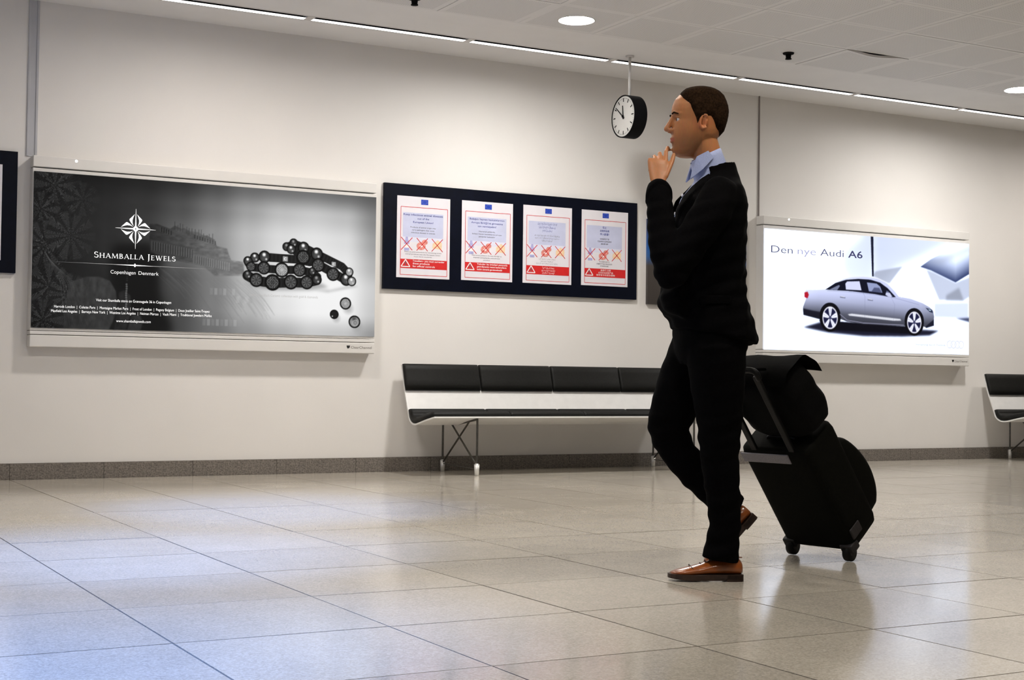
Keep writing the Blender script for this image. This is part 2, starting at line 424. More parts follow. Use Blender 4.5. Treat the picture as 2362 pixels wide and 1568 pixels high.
def sprinkler(x, y, label):
    t = empty('ceiling_sprinkler', (x, y, HC), label=label, cat='sprinkler', group='small ceiling sprinklers')
    b = bmesh.new(); cyl(b, (0, 0, -.012), (0, 0, 0), .042, .046, 28); obj('flange', b, m_black, t, smooth=.5)
    b = bmesh.new(); cyl(b, (0, 0, -.045), (0, 0, -.010), .020, .024, 20); cyl(b, (0, 0, -.052), (0, 0, -.045), .026, .024, 20); obj('nozzle', b, m_black, t, smooth=.5)
sprinkler(7.365, 8.93, 'small black sprinkler head on the ceiling right of the man')
sprinkler(4.112, 8.98, 'small black sprinkler head at the top edge left of the downlight')

# conduits from the ceiling to the light boxes
b = bmesh.new(); box(b, 1.806, 1.822, YW-.012, YW, 2.262, HC, bev=.002); box(b, 1.822, 1.862, YW-.006, YW, 2.262, HC); box(b, 1.862, 1.878, YW-.012, YW, 2.262, HC, bev=.002)
m_conduit = mat('grey_blue_cable_channel', (.47, .475, .50), .5, noise=(9, .03))
obj('cable_channel', b, m_conduit, label='grey cable channel running from ceiling to the jewellery light box', cat='cable channel')
b = bmesh.new(); cyl(b, (8.262, YW-.008, 2.262), (8.262, YW-.008, HC), .007, n=12)
m_wire = mat('dark_thin_conduit', (.20, .17, .16), .6, noise=(9, .1))
obj('cable_conduit', b, m_wire, label='thin dark cable dropping from the ceiling to the car light box', cat='cable')

# ------------------------------------------------------------------ raster artwork (colours kept on the mesh)
class Art:
    def __init__(s, w, h, aspect):
        s.w, s.h, s.a = w, h, aspect           # aspect = width/height in metres; v runs bottom to top
        s.U, s.V = np.meshgrid((np.arange(w)+.5)/w, (np.arange(h)+.5)/h); s.img = np.zeros((h, w, 3))
    def mask(s, pts):
        P = np.array(pts); m = np.zeros((s.h, s.w)); ss = 3
        u0, u1 = max(0, int(P[:, 0].min()*s.w)-1), min(s.w, int(P[:, 0].max()*s.w)+2)
        v0, v1 = max(0, int(P[:, 1].min()*s.h)-1), min(s.h, int(P[:, 1].max()*s.h)+2)
        if u1 <= u0 or v1 <= v0: return m
        U, V = np.meshgrid((np.arange((u1-u0)*ss)+.5)/ss/s.w+u0/s.w, (np.arange((v1-v0)*ss)+.5)/ss/s.h+v0/s.h)
        ins = np.zeros(U.shape, bool)
        for (xa, ya), (xb, yb) in zip(P, np.roll(P, -1, 0)):
            if ya == yb: continue
            c = ((ya > V) != (yb > V)) & (U < (xb-xa)*(V-ya)/(yb-ya)+xa); ins ^= c
        m[v0:v1, u0:u1] = ins.reshape(v1-v0, ss, u1-u0, ss).mean((1, 3)); return m
    def blur(s, m, r):
        if r <= 0: return m
        k = np.exp(-.5*(np.arange(-int(3*r)-1, int(3*r)+2)/r)**2); k /= k.sum()
        p = len(k)//2
        q = np.pad(m, ((p, p), (p, p)), mode='edge')
        q = np.apply_along_axis(lambda a: np.convolve(a, k, 'valid'), 0, q)
        return np.apply_along_axis(lambda a: np.convolve(a, k, 'valid'), 1, q)
    def put(s, m, col, op=1.0):
        c = np.asarray(col, float)
        if c.ndim == 0: c = np.full(3, float(c))
        a = (m*op)[..., None]; s.img = s.img*(1-a) + a*c
    def poly(s, pts, col, op=1.0, soft=0): s.put(s.blur(s.mask(pts), soft), col, op)
    def dist(s, cx, cy): return np.hypot((s.U-cx), (s.V-cy)/s.a)
    def disc(s, cx, cy, r, col, op=1.0, soft=None):
        e = soft or .7/s.w; s.put(np.clip((r-s.dist(cx, cy))/e+.5, 0, 1), col, op)
    def stroke(s, pts, w, col, op=1.0, soft=None):
        e = soft or .8/s.w; d = np.full((s.h, s.w), 9.)
        for (xa, ya), (xb, yb) in zip(pts, pts[1:]):
            dx, dy = xb-xa, (yb-ya)/s.a; L2 = dx*dx+dy*dy+1e-12
            t = np.clip(((s.U-xa)*dx+(s.V-ya)/s.a*dy)/L2, 0, 1)
            d = np.minimum(d, np.hypot(s.U-xa-t*dx, (s.V-ya)/s.a-t*dy))
        s.put(np.clip((w/2-d)/e+.5, 0, 1), col, op)
    def noise(s, su, sv, seed, oct=3):
        r = np.random.default_rng(seed); out = np.zeros((s.h, s.w)); amp = 1; tot = 0
        for o in range(oct):
            nu, nv = int(su*2**o)+2, int(sv*2**o)+2; g = r.random((nv+1, nu+1))
            x = s.U*(nu-1); y = s.V*(nv-1); xi = x.astype(int); yi = y.astype(int); fx = x-xi; fy = y-yi
            fx = fx*fx*(3-2*fx); fy = fy*fy*(3-2*fy)
            out += amp*((g[yi, xi]*(1-fx)+g[yi, xi+1]*fx)*(1-fy)+(g[yi+1, xi]*(1-fx)+g[yi+1, xi+1]*fx)*fy); tot += amp; amp *= .5
        return out/tot
    def mesh(s, name, x0, x1, z0, z1, y, m, parent, gain=1.0):
        w, h = s.w, s.h
        X, Z = np.meshgrid(np.linspace(x0, x1, w+1), np.linspace(z0, z1, h+1))
        co = np.stack([X, np.full_like(X, y), Z], -1).reshape(-1, 3)
        idx = (np.arange(h)[:, None]*(w+1)+np.arange(w)[None]).reshape(-1)
        F = np.stack([idx, idx+1, idx+w+2, idx+w+1], 1).astype(np.int32)
        me = bpy.data.meshes.new(name); me.vertices.add(len(co)); me.vertices.foreach_set('co', co.ravel())
        me.loops.add(F.size); me.loops.foreach_set('vertex_index', F.ravel())
        me.polygons.add(len(F)); me.polygons.foreach_set('loop_start', np.arange(0, F.size, 4, dtype=np.int32))
        me.polygons.foreach_set('loop_total', np.full(len(F), 4, np.int32)); me.update()
        big = np.pad(s.img, ((0, 1), (0, 1), (0, 0)), mode='edge')
        p = np.pad(s.img, ((1, 1), (1, 1), (0, 0)), mode='edge'); big = (p[:-1, :-1]+p[1:, :-1]+p[:-1, 1:]+p[1:, 1:])/4
        col = np.concatenate([lin(np.clip(big, 0, 1))*gain*np.where(big > 1, big, 1)**2, np.ones((h+1, w+1, 1))], -1)
        a = me.color_attributes.new('Col', 'FLOAT_COLOR', 'POINT'); a.data.foreach_set('color', col.astype(np.float32).ravel())
        me.materials.append(m); o = bpy.data.objects.new(name, me); link(o, parent); return o
def table(A, rows):
    """bilinear table of grey levels, rows from top to bottom"""
    R = np.array(rows, float)[::-1]; nv, nu = R.shape[:2]
    x = A.U*(nu-1); y = A.V*(nv-1); xi = np.minimum(x.astype(int), nu-2); yi = np.minimum(y.astype(int), nv-2); fx = x-xi; fy = y-yi
    fx = fx*fx*(3-2*fx); fy = fy*fy*(3-2*fy)
    if R.ndim == 3: fx, fy = fx[..., None], fy[..., None]
    return (R[yi, xi]*(1-fx)+R[yi, xi+1]*fx)*(1-fy)+(R[yi+1, xi]*(1-fx)+R[yi+1, xi+1]*fx)*fy

# ---- left light box artwork: jewellery
W1, H1 = 860, 362
A = Art(W1, H1, 2.58/1.089)
g = table(A, [[.06, .09, .10, .12, .17, .28, .40, .44, .45, .42, .36],
              [.07, .11, .15, .20, .30, .45, .62, .74, .78, .74, .52],
              [.08, .13, .16, .24, .38, .55, .74, .86, .89, .86, .62],
              [.08, .13, .15, .22, .36, .52, .74, .88, .93, .91, .70],
              [.07, .13, .15, .17, .30, .48, .72, .90, .96, .96, .80],
              [.06, .14, .15, .12, .28, .48, .70, .88, .95, .95, .78],
              [.05, .12, .14, .12, .28, .42, .56, .68, .78, .76, .58]])
fog = A.noise(5, 4, 3, 4)
A.img = np.repeat((g+(fog-.5)*.10*np.clip(1-A.U*1.1, 0, 1))[..., None], 3, 2)
# palace and cliffs
A.poly([(.208, .556), (.315, .592), (.36, .488), (.342, .398), (.3435, .2333), (.392, .0058), (.3083, .0004), (.224, .2765)], .075, .8, 11)
A.poly([(.20, .0), (.21, .50), (.23, .555), (.31, .56), (.335, .40), (.34, .2), (.38, 0)], .07, .7, 7)
pal = [(.3141, .7075), (.335, .7106), (.3726, .683), (.3865, .7072), (.392, .70), (.4056, .6878), (.412, .695), (.4294, .6746), (.4533, .6724), (.465, .655), (.48, .65), (.5017, .6288), (.5078, .5848), (.5386, .5719), (.5437, .5331), (.5514, .4946), (.5858, .4874), (.5914, .3918), (.5036, .3824), (.4694, .4457), (.3978, .4706), (.332, .5067), (.3151, .5924)]
mk = A.blur(A.mask(pal), .8)
shade = np.clip(.14+(A.U-.31)*1.35, .1, .62)*(.72+.56*A.noise(70, 60, 31, 3))
A.img = A.img*(1-mk[..., None]*.85)+(shade*mk*.85)[..., None]
for k in range(14):      # roof spikes
    x = .385+k*.0085+rng.uniform(-.002, .002); v = np.interp(x, [.385, .43, .50], [.70, .675, .63])
    A.stroke([(x, v-.02), (x, v+rng.uniform(.01, .035))], .0018, float(np.interp(x, [.38, .5], [.2, .34])), .9)
def wins(u0, v0, u1, v1, n, hh, g0, g1):
    for k in range(n):
        t = k/(n-1); u, v = u0+(u1-u0)*t, v0+(v1-v0)*t; c = g0+(g1-g0)*t
        A.stroke([(u, v), (u, v-hh)], .0030, c+.08, .6)
        A.stroke([(u+.0035, v-.004), (u+.0035, v-hh)], .0022, max(0, c-.12), .7)
A.poly([(.317, .607), (.4374, .566), (.4374, .50), (.3978, .475), (.318, .52)], .24, .55, 1)
A.poly([(.4374, .53), (.55, .485), (.59, .47), (.59, .405), (.505, .40), (.44, .455)], .42, .5, 1)
wins(.322, .592, .434, .553, 17, .055, .22, .36); wins(.442, .514, .545, .474, 17, .05, .36, .55)
wins(.345, .69, .372, .673, 5, .03, .16, .2); wins(.44, .655, .50, .62, 9, .025, .2, .34)
for k in range(60):      # rock streaks below the palace
    u = rng.uniform(.34, .60); v = np.interp(u, [.34, .6], [.45, .40]) - rng.uniform(0, .1); L_ = rng.uniform(.08, .3)
    A.stroke([(u, v), (u+L_*.28, v-L_*.55), (u+L_*.42, max(.02, v-L_))], .0022, float(np.interp(u, [.34, .6], [.34, .62])), .28, .003)
for u0, v0, n in ((.47, .09, 9), (.555, .25, 5), (.49, .30, 6)):
    for k in range(n): A.poly([(u0+k*.013, v0), (u0+k*.013+.009, v0-.001), (u0+k*.013+.009, v0-.045), (u0+k*.013, v0-.045)], .78 if k % 2 else .6, .28)
# ornament at the left
sx, sy = A.U, A.V/A.a
orn = np.zeros_like(A.U)
for cx, cy, R_, pn in ((.055, .92, .075, 8), (.02, .76, .05, 8), (.035, .53, .07, 12), (.045, .27, .065, 8), (.10, .60, .07, 10), (.10, .22, .06, 12), (.13, .84, .05, 8), (.03, .05, .06, 8)):
    dx, dy = sx-cx, sy-cy/A.a; r_ = np.hypot(dx, dy); th = np.arctan2(dy, dx)
    ring = np.abs(np.sin(r_*900+1.6*np.cos(pn*th)*3)); pet = np.cos(pn*th)*.5+.5
    ln = np.clip((ring-.80)*5, 0, 1)*(.35+.65*(pet > .35)); w_ = np.clip((R_-r_)/.006, 0, 1)
    spoke = np.clip((np.abs(np.cos(pn*th/2))-.97)*40, 0, 1)*(r_ < R_*.95)
    orn = orn*(1-w_)+w_*np.maximum(ln*.8, spoke*.1)
hat = np.clip((np.sin((sx*.6+sy)*1500+np.sin(sx*60)*3)-.2), 0, 1)*.45*np.clip((.2-sx)/.05, 0, 1)
orn = np.where(orn > .02, orn, hat)
fade = np.clip((.19-A.U)/.12, 0, 1)
A.img = A.img*(1-fade[..., None]*.5)+(orn*fade*.42)[..., None]
for k in range(7): A.stroke([(.03+.002*k, .50-.01*k), (.075+.006*k, .30), (.09+.012*k, .02)], .0014, .34, .5)
# stone hand
hm = A.blur(A.mask([(.1, .30), (.1427, .3382), (.1783, .342), (.2077, .3181), (.224, .2548), (.2292, .1686), (.221, .0705), (.208, .0), (.085, .0), (.09, .18)]), 1.2)
tex = A.noise(120, 26, 9, 3)
A.img = A.img*(1-hm[..., None]*.8)+((.20+.12*(tex-.5)+.35*np.clip(A.U-.12, 0, .1)+.08*A.V)*hm*.8)[..., None]
for pts in ([(.2332, .2448), (.2466, .2624), (.2652, .2261), (.2661, .1065), (.2533, .0023), (.2215, .0), (.2274, .1143)], [(.2707, .1068), (.2937, .0977), (.3009, .0546), (.2945, .0), (.2579, 0)]):
    fm = A.blur(A.mask(pts), 1.2); A.img = A.img*(1-fm[..., None]*.75)+((.15+.1*(tex-.5)+1.2*np.clip(A.U-.23, 0, .06))*fm*.75)[..., None]
for k in range(13): A.disc(.2535+.0006*math.sin(k), .30-k*.0145, .0028, .42, .8); A.disc(.2548, .50-k*.0145, .0022, .30, .35)
# bracelets
A.poly([(.6001, .3436), (.64, .315), (.6776, .3036), (.7927, .3120), (.85, .34), (.825, .3665), (.7, .34)], .42, .55, 4)
A.poly([(.7993, .3153), (.8472, .3029), (.9465, .3542), (.9241, .3618), (.8581, .321)], .55, .5, 3)
def cord(pts, w):
    w *= 1.25; A.stroke(pts, w, .08); A.stroke(pts, w*.85, .13, .7)
    n = int(sum(math.hypot(b[0]-a[0], (b[1]-a[1])/A.a) for a, b in zip(pts, pts[1:]))/.0042)
    for k in range(n):
        t = k/n*(len(pts)-1); i = int(t); f = t-i; a, b = pts[i], pts[i+1]; dx, dy = b[0]-a[0], (b[1]-a[1])/A.a; L_ = math.hypot(dx, dy)
        u, v = a[0]+(b[0]-a[0])*f, a[1]+(b[1]-a[1])*f; nx, ny = -dy/L_*w*.42, dx/L_*w*.42*A.a
        A.stroke([(u-nx, v-ny), (u+nx, v+ny)], .0012, .22 if k % 2 else .04, .6)
cord([(.7389, .6325), (.7691, .6124), (.8127, .5694), (.8567, .526), (.8922, .491), (.9147, .4395)], .019)
cord([(.6675, .5273), (.7547, .5235), (.79, .51)], .020)
cord([(.601, .485), (.6107, .4544), (.6492, .4488), (.704, .4454), (.7584, .4515), (.7984, .4365), (.815, .41)], .019)
cord([(.5997, .395), (.6269, .363), (.6762, .3513), (.7323, .3618), (.7816, .3645), (.8129, .3847)], .023)
cord([(.7262, .6116), (.7695, .5495), (.8164, .4969), (.8638, .4437), (.9017, .3988)], .021)
BE = [(.7177, .6081, .0111, 0), (.7389, .6374, .0111, 0), (.7317, .593, .0121, 1), (.7702, .6077, .0151, 1), (.8116, .5693, .0162, 1), (.7696, .5422, .0182, 2), (.8165, .492, .0172, 3), (.8639, .434, .0172, 3), (.9061, .4017, .0165, 1), (.9239, .3888, .0121, 4), (.9157, .4544, .0111, 4), (.6216, .5217, .0121, 1), (.6507, .5301, .0152, 1), (.601, .4955, .0115, 1), (.6106, .4586, .0121, 3), (.7983, .4462, .0101, 0), (.6492, .4535, .0162, 3), (.7584, .4515, .0172, 3), (.6007, .4005, .0111, 0), (.6269, .3677, .0172, 3), (.7323, .3643, .0182, 3), (.7816, .3669, .0172, 3), (.8128, .3895, .0131, 0), (.6762, .3561, .0202, 2), (.704, .4454, .0186, 5), (.7141, .5234, .0077, 6), (.8656, .5051, .0067, 6)]
def bead(cx, cy, r, s):
    if s == 6:
        A.poly([(cx-r, cy+r*A.a), (cx+r, cy+r*A.a*.9), (cx+r, cy-r*A.a), (cx-r, cy-r*A.a)], .62, 1); A.disc(cx, cy, r*.6, .95, .8); A.disc(cx+r*.2, cy, r*.25, .3, .8); return
    A.disc(cx, cy, r*1.2, .04)
    base = {0: .16, 1: .20, 2: .16, 3: .22, 4: .55, 5: .50, 7: .04, 8: .55}[s]
    A.disc(cx, cy, r*.94, base); d = A.dist(cx, cy)/r; th = np.arctan2((A.V-cy)/A.a, A.U-cx)
    ins = np.clip((.92-d)*12, 0, 1)
    if s in (0, 1, 4, 8):
        A.disc(cx, cy-r*.25*A.a, r*.6, base+.14, .7, r*.5); A.disc(cx-r*.1, cy+r*.42*A.a, r*.32, .98 if s != 0 else .6, 1, r*.3); A.disc(cx+r*.35, cy-r*.45*A.a, r*.2, .85, .9, r*.2)
    if s == 3:
        A.put(ins*np.clip((np.cos(th*8)-.2)*3, 0, 1)*(d > .15)*(d < .75), .50, .7); A.disc(cx, cy+r*.7*A.a, r*.18, .5, .5, r*.3)
        A.put(np.exp(-((d-.85)/.05)**2)*(np.cos(th+2) > 0), .55, .5)
    if s in (2, 5, 7):
        r_ = np.random.default_rng(int(cx*1e4))
        q = np.sin((A.U-cx)/r*9+2*np.sin((A.V-cy)/A.a/r*7))*np.sin((A.V-cy)/A.a/r*9+2*np.sin((A.U-cx)/r*8))
        A.put(ins*np.clip((np.abs(q)-.35)*3, 0, 1), {2: .62, 5: .92, 7: .30}[s], .75); A.disc(cx, cy, r*.28, {2: .2, 5: .75, 7: .1}[s], .7, r*.1)
        if s == 7: A.disc(cx-r*.5, cy-r*.5*A.a, r*.18, .85, .9, r*.1)
    if s == 8:
        A.disc(cx-r*.1, cy+r*.5*A.a, r*.4, .15, .8, r*.4); A.disc(cx+r*.15, cy-r*.2*A.a, r*.55, .68, .9, r*.2)
        A.put(np.clip((.45-A.dist(cx+r*.15, cy-r*.2*A.a)/r)*20, 0, 1)*np.clip((np.cos(np.arctan2((A.V-cy+r*.2*A.a)/A.a, A.U-cx-r*.15)*8))*3, 0, 1), .2, .8)
for q in BE: bead(*q)
for cx, cy, r, s in ((.905, .2298, .0152, 5), (.8696, .1501, .0117, 7), (.9348, .102, .0158, 8)):
    A.disc(cx+r*.6, cy-r*1.0*A.a, r*.9, .62, .6, r*1.0); bead(cx, cy, r, s)
A.img = np.clip(A.img, 0, 1); art1 = A

# ---- right light box artwork: car
W2, H2 = 620, 268
A = Art(W2, H2, 2.572/1.103)
WHT = np.array([.97, .985, 1.0])
A.img = np.ones((H2, W2, 3))*np.array([1.16, 1.22, 1.34])
n_ = A.noise(7, 5, 21, 4)[..., None]
def sc3(g, k=(.90, .94, 1.05)): return np.clip(np.array(k)*g, 0, 1.3)
A.put(np.clip((A.U-.30)/.2, 0, 1)*np.clip((.9-A.U)/.4, 0, 1)*np.clip((A.V-.55)*3, 0, 1), sc3(.92), .45)
mm = A.blur(A.mask([(.36, .84), (.36, .70), (.40, .60), (.51, .60), (.51, 1.0), (.46, 1.0)]), 9); A.put(mm, sc3(.80), .45)
mm = A.blur(A.mask([(.515, 1.0), (.515, .60), (.56, .62), (.62, .74), (.75, .86), (.9, 1.0)]), 9); A.put(mm, sc3(.80), .55)
A.poly([(.655, .7581), (.5906, .6018), (.5555, .6188), (.51, .66), (.52, .70)], sc3(.72), .75, 1.6)
A.poly([(.7749, .7456), (.8424, .48), (.9725, .4859), (1, .52), (1, .70), (.9285, .644), (.8175, .7241)], sc3(.80), .8, 2)
A.poly([(.8792, .5252), (.9473, .60), (.9725, .4859), (.8793, .4831)], sc3(.62), .7, 3)
dk = A.mask([(.745, .765), (.80, .74), (.9285, .6461), (1.001, .7279), (1.0, 1.0), (.97, 1.0), (.88, .92), (.80, .84)])
gr = np.clip((A.V-np.interp(A.U, [.745, .9285, 1.0], [.75, .645, .73]))/.26, 0, 1)
A.put(A.blur(dk, .8), 1, 0); a_ = (A.blur(dk, .8)*(1-gr)**1.3)[..., None]
A.img = A.img*(1-a_*.95)+a_*.95*np.array([.15, .20, .38])
A.put(A.blur(A.mask([(.78, .80), (1, 1), (1, .93), (.86, .80)]), 5), sc3(.70), .4)
A.poly([(.8181, .45), (.9976, .47), (.9979, .3285), (.8183, .3259)], sc3(.93), .8, 2)
A.poly([(.9291, .3235), (1, .3338), (1, .295)], (.12, .14, .26), .85, 2)
A.poly([(.4965, 1.001), (.5098, 1.001), (.5125, .655), (.5044, .655)], (.05, .06, .15), .95, .4)
A.poly([(.1, .03), (.9, .03), (.98, .2), (.7, .14), (.3, .13)], sc3(.95), .35, 8)
A.img *= 1-.06*(n_-.5)*np.clip(1.2-A.V[..., None]*1.2, 0, 1)
# car
A.poly([(.178, .195), (.262, .245), (.4643, .235), (.6683, .215), (.843, .207), (.7943, .1622), (.66, .145), (.4645, .1376), (.2955, .1576)], (.04, .04, .12), .95, 2.2)
A.poly([(.25, .26), (.42, .25), (.68, .235), (.76, .235), (.74, .17), (.30, .18)], (.02, .02, .07), 1, 1)
car = [(.1899, .5123), (.2391, .515), (.2888, .5250), (.3275, .5836), (.3667, .6197), (.4175, .6432), (.486, .6524), (.538, .6375), (.5789, .6006), (.6142, .5424), (.6379, .493), (.6973, .4797), (.7574, .4464), (.7938, .4129), (.8121, .383), (.8171, .331), (.8154, .2524), (.776, .2289), (.7579, .2433), (.6622, .237), (.4642, .239), (.3846, .2568), (.3509, .2765), (.2564, .2677), (.1798, .2987), (.1768, .3627), (.1902, .4331), (.1819, .4818)]
cm = A.blur(A.mask(car), .5); t = (A.V-(.52-.12*A.U))  # body line
sh = np.interp(t.ravel(), [-.30, -.22, -.16, -.10, -.05, .0, .05, .15], [.22, .27, .38, .62, .80, .90, .97, 1.0]).reshape(t.shape)
sh = sh*np.interp(A.U, [.17, .25, .5, .75, .82], [1.15, 1.05, .95, .93, .8])
body = np.stack([sh*.88, sh*.91, np.clip(sh*1.07, 0, 1.05)], -1); A.img = A.img*(1-cm[..., None])+np.clip(body, 0, 1)*cm[..., None]
A.poly([(.1769, .3529), (.22, .338), (.2562, .3294), (.262, .2651), (.1798, .2987)], (.06, .06, .12), .92, 1)
for cx, cy, rr in ((.304, .2831, .049), (.7158, .2717, .048)):
    A.disc(cx, cy+.012, rr*1.02, (.03, .03, .07)); A.disc(cx, cy-.005, rr*1.0, (.02, .02, .05))
    ax = .88
    d = np.hypot((A.U-cx)/ax, (A.V-cy)/A.a)/.0415; th = np.arctan2((A.V-cy)/A.a, (A.U-cx)/ax)
    A.put(np.clip((1-d)*14, 0, 1), (.10, .11, .25)); A.put(np.clip(1-np.abs(d-.93)/.085, 0, 1)**.5, (1, 1, 1.05))
    sp = np.abs(((th-math.pi/2+math.pi/5) % (2*math.pi/5))-math.pi/5)
    A.put(np.clip((.36-sp*(.6+.6*d))*7, 0, 1)*(d < .92)*(d > .12), (.98, .99, 1.05)); A.put(np.clip((.035-sp)*30, 0, 1)*(d < .85)*(d > .3), (.5, .52, .65))
    A.put(np.clip((.2-d)*14, 0, 1), (.25, .26, .4))
A.poly([(.281, .5214), (.3276, .580), (.3779, .6128), (.4403, .6273), (.4976, .6261), (.5439, .6053), (.581, .5616), (.6223, .4863), (.5968, .4842), (.521, .503), (.4065, .5178), (.3166, .5193)], (.04, .05, .13), 1, .3)
for p in ([(.3752, .5803), (.3836, .5993), (.4432, .6074), (.4531, .5302), (.3782, .5302)],): A.poly(p, (.86, .88, 1.0), 1, .3)
A.poly([(.4792, .6009), (.5265, .5954), (.544, .5716), (.5558, .5184), (.4892, .5255)], (.60, .64, .80), 1, .4)
A.poly([(.5, .52), (.515, .56), (.54, .56), (.553, .52)], (.2, .22, .35), .7, .8)
A.poly([(.2999, .5228), (.3444, .5652), (.35, .5577), (.3361, .5192)], (.6, .63, .75), .8, .4)
A.poly([(.5740, .5382), (.5840, .5342), (.6085, .4884), (.5792, .4929)], (.5, .54, .7), .8, .4)
A.poly([(.5704, .5024), (.5732, .5234), (.5937, .520), (.6026, .4899), (.5968, .4709), (.5792, .4929)], (.80, .82, .95), 1, .3)
A.stroke([(.31, .582), (.35, .615), (.40, .640), (.46, .652), (.53, .642), (.575, .61), (.62, .545), (.65, .487)], .004, (.97, .98, 1.02), .8)
A.poly([(.3873, .3194), (.407, .3259), (.6443, .2976), (.6503, .2826), (.609, .2797), (.3958, .3079)], (.95, .96, 1), .9, .6)
A.stroke([(.3507, .3166), (.3846, .2688), (.4642, .250), (.6622, .245)], .003, (.62, .62, .72), .8)
A.stroke([(.29, .512), (.42, .508), (.56, .492), (.64, .470), (.74, .43)], .0022, (.55, .57, .72), .5)
A.stroke([(.4540, .53), (.47, .48), (.47, .30)], .0016, (.4, .42, .55), .35); A.stroke([(.60, .48), (.617, .42), (.61, .28)], .0016, (.4, .42, .55), .3)
A.poly([(.1835, .4869), (.1981, .4952), (.2037, .469), (.1983, .4388), (.1836, .4474)], (.72, .10, .18), 1, .5)
A.poly([(.7726, .406), (.806, .3909), (.8121, .3621), (.7939, .3711)], (.10, .14, .25), 1, .4); A.poly([(.785, .395), (.80, .389), (.803, .378), (.792, .382)], (.75, .85, .92), 1, .3)
A.poly([(.776, .2446), (.8153, .3047), (.8167, .2494), (.776, .2258)], (.07, .08, .15), .9, .6)
for u, v in ((.352, .459), (.485, .448)): A.stroke([(u, v+.004), (u+.022, v)], .0045, (.45, .47, .58), .9); A.stroke([(u+.002, v+.010), (u+.020, v+.006)], .002, (.98, .98, 1), .8)
art2 = A

# ------------------------------------------------------------------ light boxes
m_art = attr_mat('backlit_print', True, .9, spec=.05)
m_tag = mat('print_light', (.8, .8, .8), .5, emit=(.86, .86, .86), es=1.0)
m_tagdim = mat('print_light_dim', (.3, .3, .3), .5, emit=(.30, .30, .30), es=1.0)
m_tagmid = mat('print_grey_on_light', (.3, .3, .3), .5, emit=(.20, .20, .20), es=1.0)
m_ink2 = mat('print_dark_blue', (.02, .02, .05), .5, emit=srgb(32, 34, 84), es=.9)
m_ink2l = mat('print_faded_blue', (.3, .3, .4), .5, emit=srgb(110, 116, 165), es=1.0)
m_ring = mat('print_pale_rings', (.5, .5, .55), .5, emit=srgb(176, 186, 214), es=1.0)
def light_box(name, x0, x1, zb, zt, label, cat='light box'):
    F = YW-.11; t = empty(name, ((x0+x1)/2, F, .923), label=label, cat=cat); ox, oy, oz = (x0+x1)/2, F, .923
    def L_(b):
        for v in b.verts: v.co -= Vector((ox, oy, oz))
        return b
    b = bmesh.new(); box(b, x0, x1, F+.006, YW-.002, 1.040, 2.172, bev=.003); obj('housing', L_(b), m_white, t)
    b = bmesh.new(); box(b, x0, x1, F, YW-.002, 2.180, 2.258, bev=.005); obj('top_cover', L_(b), m_white, t)
    b = bmesh.new(); box(b, x0, x1, F, YW-.002, .925, 1.008, bev=.005); box(b, x0, x1, F-.001, YW-.002, 1.012, 1.036, bev=.003); obj('bottom_cover', L_(b), m_white, t)
    b = bmesh.new(); cyl(b, (x0+.292, F-.003, 2.238), (x0+.292, F+.002, 2.238), .009, n=20); obj('status_light', L_(b), m_led, t)
    # maker's mark on the lower cover
    b = bmesh.new(); y = F-.0008; xx = x1-.235
    quad(b, [(xx, .985), (xx+.030, .985), (xx+.026, .968), (xx+.012, .960), (xx+.004, .968)], y, 1)
    text_bm(b, 'ClearChannel', xx+.036, x1-.025, y, .962, .020)
    obj('maker_mark', L_(b), [m_logo, m_logoblk], t)
    return t, L_
t1, L1 = light_box('light_box', 1.836, 4.426, 1.058, 2.147, 'wide wall light box with a black-and-white jewellery poster')
o = art1.mesh('poster', 1.842-3.131, 4.422-3.131, 1.058-.923, 2.147-.923, -.0015, m_art, t1)
def P1(u, v): return (1.842+u*2.58, 1.058+v*1.089)
y = YW-.11-.0025
b = bmesh.new()
